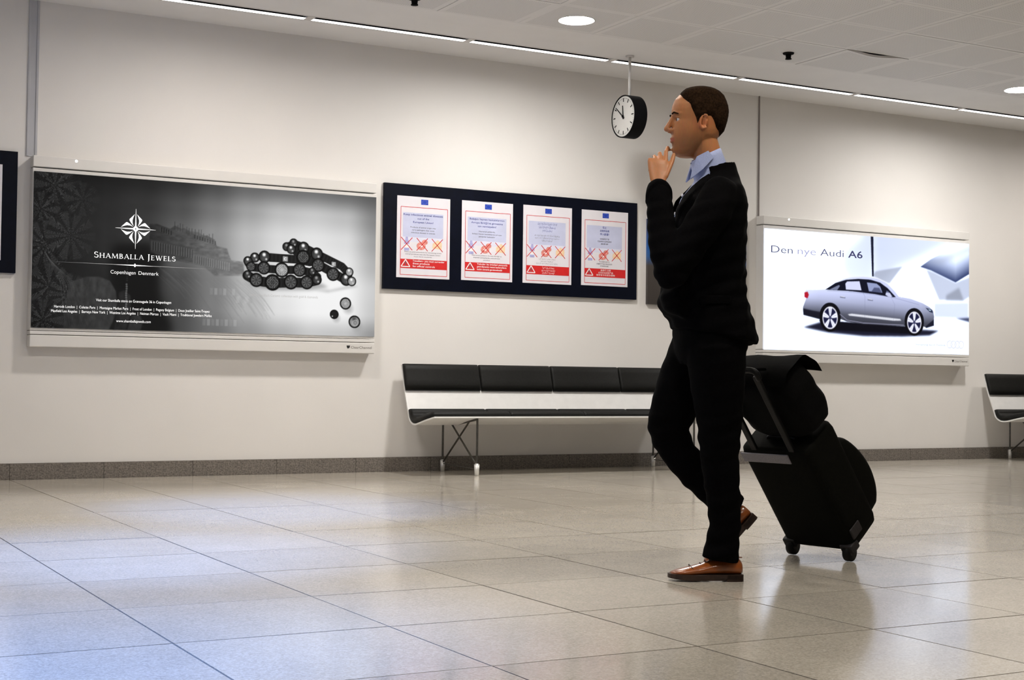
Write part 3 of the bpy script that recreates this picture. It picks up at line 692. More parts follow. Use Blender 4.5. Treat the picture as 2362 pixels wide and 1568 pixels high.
# hand-built serif capitals
def glyph(ch):
    """list of polygons in a unit-height cap cell, plus advance"""
    th, tk, s = .045, .115, .16
    def bar(x0, y0, x1, y1, w): return [(x0-w/2, y0), (x0+w/2, y0), (x1+w/2, y1), (x1-w/2, y1)]
    def hb(x0, x1, y, w=.045): return [(x0, y), (x1, y), (x1, y+w), (x0, y+w)]
    def ser(x, y, w=.26): return hb(x-w/2, x+w/2, y, .03)
    def arc(cx, cy, rx, ry, a0, a1, w0, w1, n=14):
        out = []
        for i in range(n):
            ps = []
            for k in (i, i+1):
                t = k/n; a = math.radians(a0+(a1-a0)*t); w = w0+(w1-w0)*math.sin(math.pi*t); c, s_ = math.cos(a), math.sin(a)
                ps.append(((cx+c*(rx-w/2), cy+s_*(ry-w/2)), (cx+c*(rx+w/2), cy+s_*(ry+w/2))))
            out.append([ps[0][0], ps[0][1], ps[1][1], ps[1][0]])
        return out
    if ch == 'H': return [bar(.14, 0, .14, 1, tk), bar(.68, 0, .68, 1, tk), hb(.14, .68, .49), ser(.14, 0), ser(.14, .97), ser(.68, 0), ser(.68, .97)], .82
    if ch == 'A': return [bar(.10, 0, .40, 1, th), bar(.72, 0, .40, 1, tk), hb(.2, .62, .33), ser(.10, 0), ser(.72, 0)], .82
    if ch == 'M': return [bar(.10, 0, .16, 1, th), bar(.16, 1, .50, .05, tk), bar(.50, .05, .84, 1, th), bar(.90, 0, .84, 1, tk), ser(.10, 0), ser(.9, 0)], 1.02
    if ch == 'B': return [bar(.14, 0, .14, 1, tk), ser(.12, 0, .2), ser(.12, .97, .2)] + arc(.25, .76, .22, .225, -90, 90, th, tk) + arc(.25, .27, .29, .255, -90, 90, th, tk) + [hb(.14, .27, .955), hb(.14, .27, .51), hb(.14, .27, .0)], .64
    if ch == 'L': return [bar(.14, 0, .14, 1, tk), ser(.14, .97), hb(.02, .50, 0), bar(.48, 0, .50, .17, .03), ser(.12, 0, .2)], .56
    if ch == 'E': return [bar(.14, 0, .14, 1, tk), hb(.02, .50, .955), hb(.14, .44, .50), hb(.02, .52, 0), bar(.48, .83, .49, 1, .03), bar(.50, 0, .53, .17, .03), bar(.44, .44, .44, .60, .025)], .60
    if ch == 'W': return [bar(.12, 1, .36, 0, tk), bar(.36, 0, .58, 1, th), bar(.50, 1, .76, 0, tk), bar(.76, 0, 1.0, 1, th), ser(.12, .97), ser(.54, .97), ser(1.0, .97, .2)], 1.12
    if ch == 'J': return [bar(.24, -.05, .24, 1, tk), ser(.24, .97)] + arc(.10, -.05, .14, .22, -75, 0, th, .08), .42
    if ch == 'S': return arc(.29, .745, .20, .225, 35, 270, th, tk) + arc(.29, .27, .22, .25, 90, -150, th, tk) + [bar(.455, .80, .455, .97, .03), bar(.075, .05, .075, .22, .03)], .58
    return [], .30
def serif(b, txt, x0, x1, z0, h, y, word=None, caps=1.22):
    adv = 0; items = []; first = True
    for ch in txt:
        k = caps if first and ch != ' ' else 1.0
        if ch == ' ': first = True; adv += .36; continue
        ps, a = glyph(ch); items.append((adv, k, ps)); adv += a*k+.10; first = False
    s = (x1-x0)/(adv-.1)
    for a, k, ps in items:
        if word is not None and (a < 7.5) != (word == 0): continue
        for p in ps: quad(b, [(x0+(a+q[0]*k)*s, z0+q[1]*k*h) for q in p], y)
xa, za = P1(.1630, .4672); xb, _ = P1(.3896, 0)
for word in (0, 1):
    b = bmesh.new(); serif(b, 'SHAMBALLA JEWELS', xa, xb, za, .0335, y, word); obj('title_lettering', L1(b), m_tag, t1)
for tx_, ua, ub in (('Copenhagen', .2091, .2778), ('Denmark', .2862, .342)):
    b = bmesh.new(); text_bm(b, tx_, P1(ua, 0)[0], P1(ub, 0)[0], y, P1(0, .3665)[1], .0272, bold=-.010); obj('place_lettering', L1(b), m_tag, t1)
b = bmesh.new(); x0, z = P1(.0534, .4270); x1_, _ = P1(.5032, 0); xm = P1(.2755, 0)[0]
quad(b, [(x0, z), (xm, z-.0018), (x1_, z), (xm, z+.0018)], y, 1)
quad(b, [(P1(.219, 0)[0], z), (xm, z-.0042), (P1(.327, 0)[0], z), (xm, z+.0042)], y-.0002)
quad(b, [(xm-.0045, z-.012), (xm+.0045, z-.012), (xm+.0045, z+.012), (xm-.0045, z+.012)], y-.0004)
obj('rule_line', L1(b), [m_tag, m_tagdim], t1)
b = bmesh.new(); ex, ez = P1(.2757, .6681); R = .1445
for k in range(4):
    a = k*math.pi/2; c, s_ = math.cos(a), math.sin(a)
    def tr_(p): return (ex+(p[0]*c-p[1]*s_)*R, ez+(p[0]*s_+p[1]*c)*R)
    quad(b, [tr_(p) for p in ((-.035, .10), (.035, .10), (0.004, 1.0), (-.004, 1.0))], y)
    for sg in (1, -1):
        pts = [(-.055, .73), (-.31, .47), (-.315, .42), (-.235, .29), (-.10, .13), (-.155, .27), (-.165, .42), (-.125, .57)]
        quad(b, [tr_((p[0]*sg, p[1])) for p in (pts if sg == 1 else pts[::-1])], y)
    quad(b, [tr_(p) for p in ((-.06, .03), (.06, .03), (.05, .13), (-.05, .13))], y-.0002)
for k in range(8):
    a = k*math.pi/4; quad(b, [(ex+.0025*math.cos(a+d)*0+.014*math.cos(a)+.006*math.cos(d), ez+.014*math.sin(a)+.006*math.sin(d)) for d in (0, 1.57, 3.14, 4.71)], y-.0004)
obj('star_emblem', L1(b), m_tag, t1)
b = bmesh.new(); h = .0195
text_bm(b, 'Visit our Shamballa store on Grønnegade 36 in Copenhagen', P1(.171, 0)[0], P1(.3793, 0)[0], y, P1(0, .182)[1], h, bold=-.004); obj('small_lettering', L1(b), m_tag, t1); b = bmesh.new()
text_bm(b, 'Harrods London  |  Colette Paris  |  Montaigne Market Paris  |  Frost of London  |  Pogany Belgium  |  Doux Joaillier Saint-Tropez', P1(.0598, 0)[0], P1(.490, 0)[0], y, P1(0, .1318)[1], h, bold=-.004); obj('small_lettering', L1(b), m_tag, t1); b = bmesh.new()
text_bm(b, 'Maxfield Los Angeles  |  Barneys New York  |  Westime Los Angeles  |  Neiman Marcus  |  Vault Miami  |  Traditional Jewelers Malibu', P1(.0522, 0)[0], P1(.496, 0)[0], y, P1(0, .1030)[1], h, bold=-.004); obj('small_lettering', L1(b), m_tag, t1); b = bmesh.new()
text_bm(b, 'www.shamballajewels.com', P1(.2271, 0)[0], P1(.3226, 0)[0], y, P1(0, .050)[1], h, bold=-.004); obj('small_lettering', L1(b), m_tag, t1)
b = bmesh.new(); text_bm(b, 'Introducing Black Ceramic collection with gold & diamonds', P1(.6073, 0)[0], P1(.8166, 0)[0], y, P1(0, .2570)[1], h, bold=-.004)
obj('grey_lettering', L1(b), m_tagmid, t1)

t2, L2 = light_box('light_box', 8.240, 10.824, 1.038, 2.140, 'bright wall light box showing a silver saloon car')
art2.mesh('screen', 8.248-9.532, 10.818-9.532, 1.038-.923, 2.140-.923, -.0015, m_art, t2)
def P2(u, v): return (8.248+u*2.57, 1.038+v*1.102)
b = bmesh.new(); z = P2(0, .8050)[1]; h = .069
text_bm(b, 'Den', P2(.0306, 0)[0], P2(.128, 0)[0], y, z, h, bold=-.009); obj('dark_lettering', L2(b), m_ink2, t2)
b = bmesh.new(); text_bm(b, 'Audi', P2(.2560, 0)[0], P2(.3661, 0)[0], y, z, h, bold=-.009); obj('dark_lettering', L2(b), m_ink2, t2)
b = bmesh.new(); text_bm(b, 'A6', P2(.3875, 0)[0], P2(.4569, 0)[0], y, z, h, bold=.012); obj('dark_lettering', L2(b), m_ink2, t2)
b = bmesh.new(); text_bm(b, 'nye', P2(.1510, 0)[0], P2(.2350, 0)[0], y, z, h, bold=-.008); obj('faded_lettering', L2(b), m_ink2l, t2)
b = bmesh.new(); text_bm(b, 'Vorsprung durch Technik', P2(.7222, 0)[0], P2(.877, 0)[0], y, P2(0, .072)[1], .018)
obj('faded_lettering', L2(b), m_ink2l, t2)
b = bmesh.new()
for k in range(4):
    cx, cz = P2(.8986+.0199*k, .0875); n = 36; b = bmesh.new()
    for i in range(n):
        a0, a1 = 2*math.pi*i/n, 2*math.pi*(i+1)/n
        quad(b, [(cx+r_*math.cos(a), cz+r_*math.sin(a)) for r_, a in ((.030, a0), (.040, a0), (.040, a1), (.030, a1))], y-.0002*k)
    obj('emblem_ring', L2(b), m_ring, t2)

# ------------------------------------------------------------------ navy notice boards
def board(name, x0, x1, z0, z1, label, posters):
    t = empty(name, ((x0+x1)/2, YW, z0), label=label, cat='notice board'); ox = (x0+x1)/2
    b = bmesh.new(); box(b, x0-ox, x1-ox, -.030, -.001, 0, z1-z0, bev=.002); obj('board_panel', b, m_navy, t)
    for k, p in enumerate(posters): poster(t, p[0]-ox, p[1]-ox, p[2]-z0, p[3]-z0, p[4])
    return t
TEXTS = {
 'en': (['Keep infectious animal diseases', 'out of the', 'European Union!'], ['Products of animal origin may', 'carry pathogens that cause', 'infectious diseases in animals'],
        ['There are strict procedures for introducing certain', 'animal products into the European Union', 'from third countries'], ['Travellers - you must surrender', 'these products', 'for official controls']),
 'tr': (['Bulaşıcı hayvan hastalıklarının', 'Avrupa Birliği’ne girmesine', 'izin vermeyelim!'], ['Hayvansal gıdalarda,', 'bulaşıcı hayvan hastalıklarına yol açan', 'patojenler bulunabilir'],
        ['Hayvansal gıdaların Avrupa Birliği’ne', 'kişisel amaçlarla sokulması', 'yasaktır'], ['Yolcular: bu ürünleri yanınızda', 'getirdiyseniz resmi kontrollere', 'teslim etmeniz gerekmektedir']),
 'ar': (['لنمنع دخول أمراض الحيوانات المعدية', 'إلى الاتحاد الأوروبي', 'حافظوا على سلامتنا'], ['قد تحمل المنتجات ذات الأصل الحيواني', 'مسببات الأمراض التي تسبب', 'الأمراض المعدية'],
        ['هناك إجراءات صارمة لإدخال', 'المنتجات الحيوانية', 'إلى الاتحاد الأوروبي من الخارج'], ['أيها المسافرون', 'يجب تسليم هذه المنتجات', 'للرقابة الرسمية']),
 'zh': (['防止', '动物传染病', '传入欧盟！'], ['动物源性产品', '可能携带引起传染病的', '病原体'],
        ['带入欧盟的动物产品', '须遵守严格的规定程序', '并接受检查'], ['旅客们 注意', '必须交出这些产品', '接受官方检查及管制'])}
def poster(t, x0, x1, z0, z1, lang):
    w, h = x1-x0, z1-z0; cx = (x0+x1)/2; y = -.0335
    def X(u): return x0+u*w
    def Z(v): return z0+v*h
    b = bmesh.new(); box(b, x0, x1, -.033, -.030, z0, z1); s = obj('poster_sheet', b, m_paper, t)
    b = bmesh.new()
    rect(b, X(.11), X(.87), Z(.50), Z(.80), y, 1)                                    # pale panel, fading downward
    rect(b, X(.11), X(.87), Z(.44), Z(.50), y, 9)
    rect(b, X(.445), X(.58), Z(.905), Z(.97), y, 0)                                   # flag
    for k in range(12):
        a = k*math.pi/6; fx, fz = X(.5125)+.020*w/.47*math.cos(a), Z(.9375)+.0155*math.sin(a)
        quad(b, [(fx+.0014*math.cos(q), fz+.0014*math.sin(q)) for q in (0, 1.57, 3.14, 4.71)], y-.0005, 6)
    zt_, zb_ = .868, .035
    for p, q in (((.07, zt_), (.95, zt_)), ((.95, zt_), (.95, zb_)), ((.95, zb_), (.07, zb_)), ((.07, zb_), (.07, zt_))):
        line(b, (X(p[0]), Z(p[1])), (X(q[0]), Z(q[1])), .0042, y-.0002, 2)
    rect(b, X(.07), X(.95), Z(.115), Z(.228), y-.0004, 2)                             # red band
    A_, B_, C_ = (X(.085), Z(.135)), (X(.25), Z(.135)), (X(.1675), Z(.222))
    for p, q in ((A_, B_), (B_, C_), (C_, A_)): line(b, p, q, .0075, y-.0007, 4)
    rect(b, X(.158), X(.177), Z(.165), Z(.198), y-.0007, 5); rect(b, X(.158), X(.177), Z(.148), Z(.158), y-.0007, 5)
    # pictures: bottle, meat, cheese, each crossed out
    xs = (.185, .475, .76)
    for k, cxk in enumerate(xs):
        c0, c1 = X(cxk), Z(.415)
        if k == 0:
            quad(b, [(c0+a*w, c1+q*h) for a, q in ((-.045, -.085), (.045, -.085), (.05, .02), (.025, .055), (.02, .085), (-.02, .085), (-.025, .055), (-.05, .02))], y-.0003, 7)
            quad(b, [(c0+a*w, c1+q*h) for a, q in ((-.045, -.05), (.045, -.05), (.048, -.005), (-.048, -.005))], y-.0004, 4)
        if k == 1:
            for dx, dz, r_ in ((-.02, -.02, .085), (.05, .03, .055)):
                quad(b, [(c0+(dx+r_*math.cos(q))*w, c1+dz*h+r_*w*.8*math.sin(q)) for q in np.linspace(0, 6.0, 16)], y-.0003-.0001*(dx > 0), 8)
            quad(b, [(c0+(-.02+.03*math.cos(q))*w, c1-.02*h+.02*w*math.sin(q)) for q in np.linspace(0, 6.0, 12)], y-.0005, 4)
        if k == 2:
            quad(b, [(c0+a*w, c1+q*h) for a, q in ((-.09, -.04), (.085, -.05), (.09, .035), (.01, .065), (-.085, .02))], y-.0003, 6)
        for sg in (1, -1): line(b, (c0-.105*w, c1-sg*.078*h), (c0+.105*w, c1+sg*.078*h), .0058, y-.0006, 2)
    TT = TEXTS[lang]; wide = lang in ('en', 'tr')
    widths = {'en': ((.74, .22, .38), (.48, .42, .45), (.70, .66, .34), (.60, .32, .42)), 'tr': ((.68, .62, .36), (.32, .58, .32), (.58, .52, .14), (.60, .58, .50)),
              'ar': ((.40, .34, .20), (.52, .50, .22), (.34, .26, .44), (.24, .28, .26)), 'zh': ((.08, .20, .20), (.20, .30, .16), (.22, .34, .18), (.22, .32, .40))}[lang]
    def lines(ls, ws, zs, mi, hh, cxl=.49, left=None, bold=0):
        for s_, w_, z_ in zip(ls, ws, zs):
            if left is not None: text_bm(b, s_, X(left), X(left+w_), y-.0009, Z(z_), hh, mi, bold)
            else: text_bm(b, s_, X(cxl-w_/2), X(cxl+w_/2), y-.0009, Z(z_), hh, mi, bold)
    lines(TT[0], widths[0], (.765, .720, .676), 3, .0155, bold=.008)
    lines(TT[1], widths[1], (.615, .582, .549), 5, .0115)
    lines(TT[2], widths[2], (.312, .284, .256), 5, .0095)
    if wide: lines(TT[3], widths[3], (.200, .168, .134), 4, .0145, left=.30, bold=.012)
    else: lines(TT[3], widths[3], (.198, .166, .134), 4, .0125, cxl=.52, bold=.004)
    line(b, (X(.10), Z(.09)), (X(.86 if wide else .9), Z(.09)), .0016, y-.0003, 9)
    obj('printing', b, [m_blueink, m_lilac, m_redink, m_navyink, m_whiteink, m_greyink, m_yellow, m_bottle, m_pink, m_lilac2], s)
m_lilac2 = mat('print_fading_lilac', srgb(218, 218, 234), .6, noise=(7, .04))
ps = [(4.636, 5.104, 1.538, 2.188, 'en'), (5.211, 5.683, 1.541, 2.190, 'tr'), (5.782, 6.253, 1.543, 2.193, 'ar'), (6.351, 6.820, 1.548, 2.192, 'zh')]
board('notice_board', 4.525, 6.918, 1.443, 2.283, 'wide navy board holding four red-framed warning posters above the bench', ps)
tb = board('notice_board', -.66, 1.747, 1.435, 2.283, 'navy board cut off by the left edge of the photo', [])
b = bmesh.new(); box(b, 1.19-.5435, 1.645-.5435, -.033, -.030, .085, .75); obj('poster_sheet', b, m_paper, tb)
b = bmesh.new(); box(b, .62-.5435, 1.075-.5435, -.033, -.030, .085, .75); obj('poster_sheet', b, m_paper, tb)

# blue sign hidden behind the man
m_bl = bpy.data.materials.new('blue_sign_print'); m_bl.use_nodes = True; nt = m_bl.node_tree; N = nt.nodes; L = nt.links
tc = N.new('ShaderNodeTexCoord'); sx = N.new('ShaderNodeSeparateXYZ'); L.new(tc.outputs['Object'], sx.inputs[0])
rp = N.new('ShaderNodeValToRGB'); mr = N.new('ShaderNodeMapRange'); mr.inputs[1].default_value = 0; mr.inputs[2].default_value = .75
L.new(sx.outputs[2], mr.inputs[0]); L.new(mr.outputs[0], rp.inputs[0])
E_ = rp.color_ramp.elements; E_[0].position = 0; E_[0].color = (*srgb(60, 55, 52), 1); E_[1].position = 1; E_[1].color = (*srgb(8, 40, 85), 1)
for p, c in ((.45, (70, 64, 60)), (.56, (40, 90, 150)), (.68, (12, 84, 158)), (.85, (6, 52, 112))):
    e = rp.color_ramp.elements.new(p); e.color = (*srgb(*c), 1)
bs = N['Principled BSDF']; L.new(rp.outputs[0], bs.inputs['Base Color']); bs.inputs['Roughness'].default_value = .4
t = empty('blue_sign', (7.57, YW, 1.41), label='blue sign with white lettering mostly hidden behind the walking man', cat='sign')
b = bmesh.new(); box(b, 7.032-7.57, 8.108-7.57, -.03, -.001, 0, .748, bev=.002); obj('sign_panel', b, m_bl, t)
b = bmesh.new(); text_bm(b, 'N', 7.090-7.57, 7.145-7.57, -.0305, 2.0-1.41-.055, .066); obj('lettering', b, m_whiteink, t); b = bmesh.new(); text_bm(b, 'I', 7.093-7.57, 7.10-7.57, -.0305, .46, .03); obj('lettering', b, m_whiteink, t)

# ------------------------------------------------------------------ benches
def bench(x0, label):
    t = empty('wall_bench', (x0, 10.05, 0), label=label, cat='bench', group='black and aluminium benches along the wall'); oy = 10.05; Lb = 2.68
    mid = spline([(0, 10.352, .847), (0, 10.300, .680), (0, 10.222, .490), (0, 10.195, .428), (0, 10.150, .396), (0, 10.095, .388), (0, 10.03, .397), (0, 9.90, .424), (0, 9.742, .452)], 5)
    mid = [(p.y-oy, p.z) for p in mid]
    def offs(d, i0=0, i1=None):
        out = []; pts = mid[i0:i1]
        for i in range(len(pts)):
            a, c = pts[max(i-1, 0)], pts[min(i+1, len(pts)-1)]; dx, dz = c[0]-a[0], c[1]-a[1]; l = math.hypot(dx, dz)
            out.append((pts[i][0]+dz/l*d, pts[i][1]-dx/l*d))          # toward the sitter
        return out
    th = -.012
    b = bmesh.new(); prism(b, offs(0)+offs(th)[::-1], 0, Lb); obj('seat_shell', b, m_aluw, t)
    pw = Lb/4
    # find index ranges by height
    zi = [p[1] for p in mid]; ib = min(range(len(mid)), key=lambda i: abs(zi[i]-.632) if i < 14 else 9); isd = min(range(len(mid)), key=lambda i: abs(zi[i]-.484) if i < 15 else 9)
    def pad(i0, i1, name, T_=.036):
        me = None
        for k in range(4):
            if me is None:
                outer = offs(T_, i0, i1); inner = offs(.003, i0, i1)
                outer[0] = ((outer[0][0]*.55+inner[0][0]*.45), outer[0][1]*.55+inner[0][1]*.45); outer[-1] = ((outer[-1][0]*.55+inner[-1][0]*.45), outer[-1][1]*.55+inner[-1][1]*.45)
                b = bmesh.new(); secs = [(.004, .55), (.010, .9), (.022, 1), (pw-.022, 1), (pw-.010, .9), (pw-.004, .55)]; rings = []
                for x, s in secs: rings.append([b.verts.new((x, i_[0]+(o_[0]-i_[0])*s, i_[1]+(o_[1]-i_[1])*s)) for i_, o_ in zip(inner, outer)]+[b.verts.new((x, i_[0], i_[1])) for i_ in inner[::-1]])
                n = len(rings[0])
                for r0, r1 in zip(rings, rings[1:]):
                    for i in range(n): b.faces.new((r0[i], r0[(i+1) % n], r1[(i+1) % n], r1[i]))
                b.faces.new(rings[0][::-1]); b.faces.new(rings[-1]); bmesh.ops.recalc_face_normals(b, faces=b.faces[:])
                for f in b.faces: f.smooth = True
                me = me_of(b, name, m_leather)
            o = bpy.data.objects.new(name, me); link(o, t); o.location = (k*pw, 0, 0)
    pad(0, ib+1, 'back_cushion'); pad(isd, len(mid)-1, 'seat_cushion', .050)
    for lx in (.37, 2.40):
        g = obj_leg = None
        b = bmesh.new()
        yf, yr = 9.755-oy, 10.352-oy
        cyl(b, (lx, yf, .06), (lx, yf, .435), .0085, n=10, mi=0); cyl(b, (lx, yr, .06), (lx, yr-.0, .395), .0085, n=10)
        cyl(b, (lx, yr, .395), (lx, yr-.20, .388), .009, n=10); cyl(b, (lx, yf, .43), (lx, yf+.32, .385), .009, n=10)
        L_ = obj('leg_frame', b, m_rod, t)
        b = bmesh.new(); cyl(b, (lx, yf, .075), (lx, yr-.15, .385), .0075, n=10); cyl(b, (lx, yr, .065), (lx, yf+.12, .42), .0075, n=10); cyl(b, (lx, yf, .05), (lx, yr, .06), .0035, n=8)
        obj('cross_brace', b, m_rod, t)
        for yy in (yf, yr):
            b = bmesh.new(); cyl(b, (lx, yy, .0), (lx, yy, .085), .0165, .021, 16); cyl(b, (lx, yy, .085), (lx, yy, .092), .020, .012, 16); obj('foot', b, m_foot, t, smooth=.5)
    return t
bench(4.672, 'long four-seat bench, black pads on aluminium, below the navy board')
bench(11.06, 'bench cut off by the right edge of the photo')

# ------------------------------------------------------------------ clock
ck = empty('hanging_clock', (6.35, 9.68, 2.868), label='round black double-sided clock hanging from the ceiling on a white rod', cat='clock')
R_, hw = .172, .056
b = bmesh.new(); n = 56; rings = []
for x, r in ((-hw-.0, R_-.010), (-hw-.006, R_-.006), (-hw-.004, R_), (hw+.004, R_), (hw+.006, R_-.006), (hw, R_-.010)):
    rings.append([b.verts.new((x, r*math.cos(2*math.pi*i/n), r*math.sin(2*math.pi*i/n))) for i in range(n)])
for a, c in zip(rings, rings[1:]):
    for i in range(n): b.faces.new((a[i], a[(i+1) % n], c[(i+1) % n], c[i]))
bmesh.ops.recalc_face_normals(b, faces=b.faces[:]); obj('case', b, m_clockblk, ck, smooth=.6)
for sg in (-1, 1):
    b = bmesh.new(); cyl(b, (sg*(hw-.002), 0, 0), (sg*hw, 0, 0), R_-.009, n=56); d = obj('dial', b, m_clockface, ck)
    b = bmesh.new()
    def hand(ang, r0, r1, w0, w1, dx, mi=0):
        a = math.radians(ang); dy, dz = -sg*-1*math.sin(a)*1, math.cos(a)
        dy = math.sin(a)*(-sg)*-1 if False else math.sin(a)*sg
        px, pz = dz, -dy
        ps = [(r0, -w0), (r0, w0), (r1, w1), (r1, -w1)]
        lo = [b.verts.new((sg*(hw+dx), dy*r+px*w, dz*r+pz*w)) for r, w in ps]; hi = [b.verts.new((sg*(hw+dx+.0015), v.co.y, v.co.z)) for v in lo]
        for q in ((0, 1, 2, 3),): b.faces.new([hi[i] for i in q]); b.faces.new([lo[i] for i in q][::-1])
        for i in range(4): b.faces.new((lo[i], lo[(i+1) % 4], hi[(i+1) % 4], hi[i]))
    for k in range(60):
        if k % 5 == 0: hand(k*6, .118, .148, .0042, .0042, .0005)
        else: hand(k*6, .142, .148, .0012, .0012, .0005)
    obj('hour_marks', b, m_clockblk, d)
    b = bmesh.new(); hand(-5, -.022, .088, .0062, .0048, .004); obj('hour_hand', b, m_clockblk, d)
    b = bmesh.new(); hand(-51, -.026, .132, .0052, .0034, .007); obj('minute_hand', b, m_clockblk, d)
    b = bmesh.new(); cyl(b, (sg*(hw+.003), 0, 0), (sg*(hw+.012), 0, 0), .010, n=18); obj('pivot', b, m_clockblk, d)
b = bmesh.new(); cyl(b, (0, 0, R_-.004), (0, 0, HC-2.868-.004), .0115, n=16); obj('rod', b, m_cornerwhite, ck, smooth=.6)
b = bmesh.new(); cyl(b, (0, 0, HC-2.868-.012), (0, 0, HC-2.868), .034, n=24); cyl(b, (.030, 0, HC-2.868-.014), (.030, 0, HC-2.868-.010), .008, n=8); obj('ceiling_plate', b, m_cornerwhite, ck)

# ------------------------------------------------------------------ trolley suitcase
Wm = Vector((4.048, 4.686, 0)); axu = Vector((.219, -.976, 0)).normalized(); hd = Vector((axu.y, -axu.x, 0)); th_ = math.radians(38.0)
ln_ = hd*math.sin(th_)+Vector((0, 0, math.cos(th_))); nn_ = -hd*math.cos(th_)+Vector((0, 0, math.sin(th_)))
CM = Matrix((axu, nn_, ln_)).transposed().to_4x4()          # local x = axle toward the camera, y = front of the case, z = length
CM.translation = Wm + Vector((0, 0, .0345)) + nn_*.0
case = bpy.data.objects.new('trolley_suitcase', None); link(case); case.matrix_world = CM
tag(case, 'black wheeled suitcase tilted behind the walking man', 'suitcase')
b = bmesh.new()
loft(b, [((0, .115, z), (.178*s, 0, 0), (0, .112*d, 0)) for z, s, d in ((.004, .88, .86), (.012, .97, .96), (.04, 1, 1), (.28, 1.0, 1.0), (.50, 1, 1), (.525, .97, .96), (.535, .9, .88))], 40, p=7)
obj('body', b, m_case, case, smooth=.7)
b = bmesh.new()
loft(b, [((0, .225, z), (.165*s, 0, 0), (0, .052*d, 0)) for z, s, d in [(.025+.385*t, .84+.18*math.sin(math.pi*t)**.35, .6+1.75*math.sin(math.pi*t**.75)**.65) for t in [i/18 for i in range(19)]]], 36, p=5)
pk = obj('front_pocket', b, m_case, case, smooth=.7)
b = bmesh.new(); box(b, -.13, .13, .262, .272, .366, .373, bev=.001); obj('pocket_zip', b, m_plastic, pk)
b = bmesh.new(); box(b, -.168, .075, .000, .008, .470, .516, bev=.003); obj('grey_band', b, m_greytrim, case, label='pale grey band')
b = bmesh.new(); box(b, .172, .182, .03, .10, .05, .10, bev=.004); box(b, .115, .178, -.002, .05, .0, .040, bev=.006); obj('corner_guard', b, m_greyplas, case)
b = bmesh.new(); box(b, -.178, -.115, -.002, .05, .0, .040, bev=.006); obj('corner_guard', b, m_plastic, case)
for k, z in enumerate((.020,)):
    for s in (-1, 1):
        b = bmesh.new(); cyl(b, (s*.145-.012, .008, -.004), (s*.145+.012, .008, -.004), .035, n=28); w_ = obj('wheel', b, m_plastic, case, smooth=.6)
        b = bmesh.new(); cyl(b, (s*.145-.014, .008, -.004), (s*.145+.014, .008, -.004), .012, n=16); obj('hub', b, m_greyplas, w_)
b = bmesh.new(); box(b, -.14, .14, .19, .215, -.012, .03, bev=.005); obj('rest_foot', b, m_plastic, case)
for s in (-1, 1):
    b = bmesh.new(); box(b, s*.095-.014, s*.095+.014, .010, .024, .50, .905, bev=.003); obj('handle_rod', b, m_plastic, case)
b = bmesh.new(); tube(b, spline([(-.105, .017, .895), (-.10, .017, .928), (-.06, .017, .936), (.06, .017, .936), (.10, .017, .928), (.105, .017, .895)], 4), .0125, 12, ref=(0, 1, 0)); obj('handle_grip', b, m_plastic, case, smooth=True)
b = bmesh.new(); tube(b, spline([(-.07, .09, .530), (-.06, .09, .540), (0, .09, .543), (.06, .09, .540), (.07, .09, .530)], 5), .006, 10, flat=1.6); obj('carry_handle', b, m_plastic, case, smooth=True)

# soft bag riding on the suitcase
bag = bpy.data.objects.new('shoulder_bag', None); link(bag); bag.matrix_world = CM @ Matrix.Translation((.026, .137, .575))
tag(bag, 'soft black bag strapped on top of the tilted suitcase', 'bag')
b = bmesh.new()
loft(b, [((x, y_, z), (.150*s, 0, 0), (0, .094*d, 0)) for z, s, d, x, y_ in [(-.018+.293*t, .80+.32*math.sin(math.pi*t**.8)**.35, .60+.55*math.sin(math.pi*t**.8)**.4, .01*(1-t), .010-.012*t) for t in [i/18 for i in range(19)]]], 36, p=4)
for v in b.verts: v.co += Vector((math.sin(v.co.z*60+v.co.x*20)*.003, math.sin(v.co.x*45+v.co.z*30)*.005, 0))
obj('bag_body', b, m_bagc, bag, smooth=.9)
b = bmesh.new()
fl = [(-.13, -.04, .288), (-.05, -.03, .300), (.06, .0, .300), (.12, .05, .285), (.15, .12, .245), (.165, .165, .20)]
rings = []
for i, p in enumerate(spline([(0, p[1], p[2]) for p in [(0, -.095, .262), (0, -.06, .290), (0, .0, .300), (0, .07, .288), (0, .10, .262), (0, .124, .215), (0, .130, .17)]], 3)):
    rings.append([b.verts.new((x, p.y, p.z+.004*math.sin(x*30+i))) for x in np.linspace(-.152, .165, 9)])
for a, c in zip(rings, rings[1:]):
    for i in range(8): b.faces.new((a[i], a[i+1], c[i+1], c[i]))
r = bmesh.ops.solidify(b, geom=b.faces[:], thickness=.005); obj('bag_flap', b, m_bagc, bag, smooth=.8)
b = bmesh.new(); tube(b, spline([(-.145, -.02, .20), (-.162, -.03, .26), (-.11, -.055, .308), (-.02, -.055, .312), (.05, -.04, .305)], 6), .008, 8, flat=.5); obj('bag_strap', b, m_bagc, bag, smooth=True)
b = bmesh.new(); box(b, -.02, .02, .128, .138, .11, .15, bev=.003); obj('buckle', b, m_greyplas, bag)

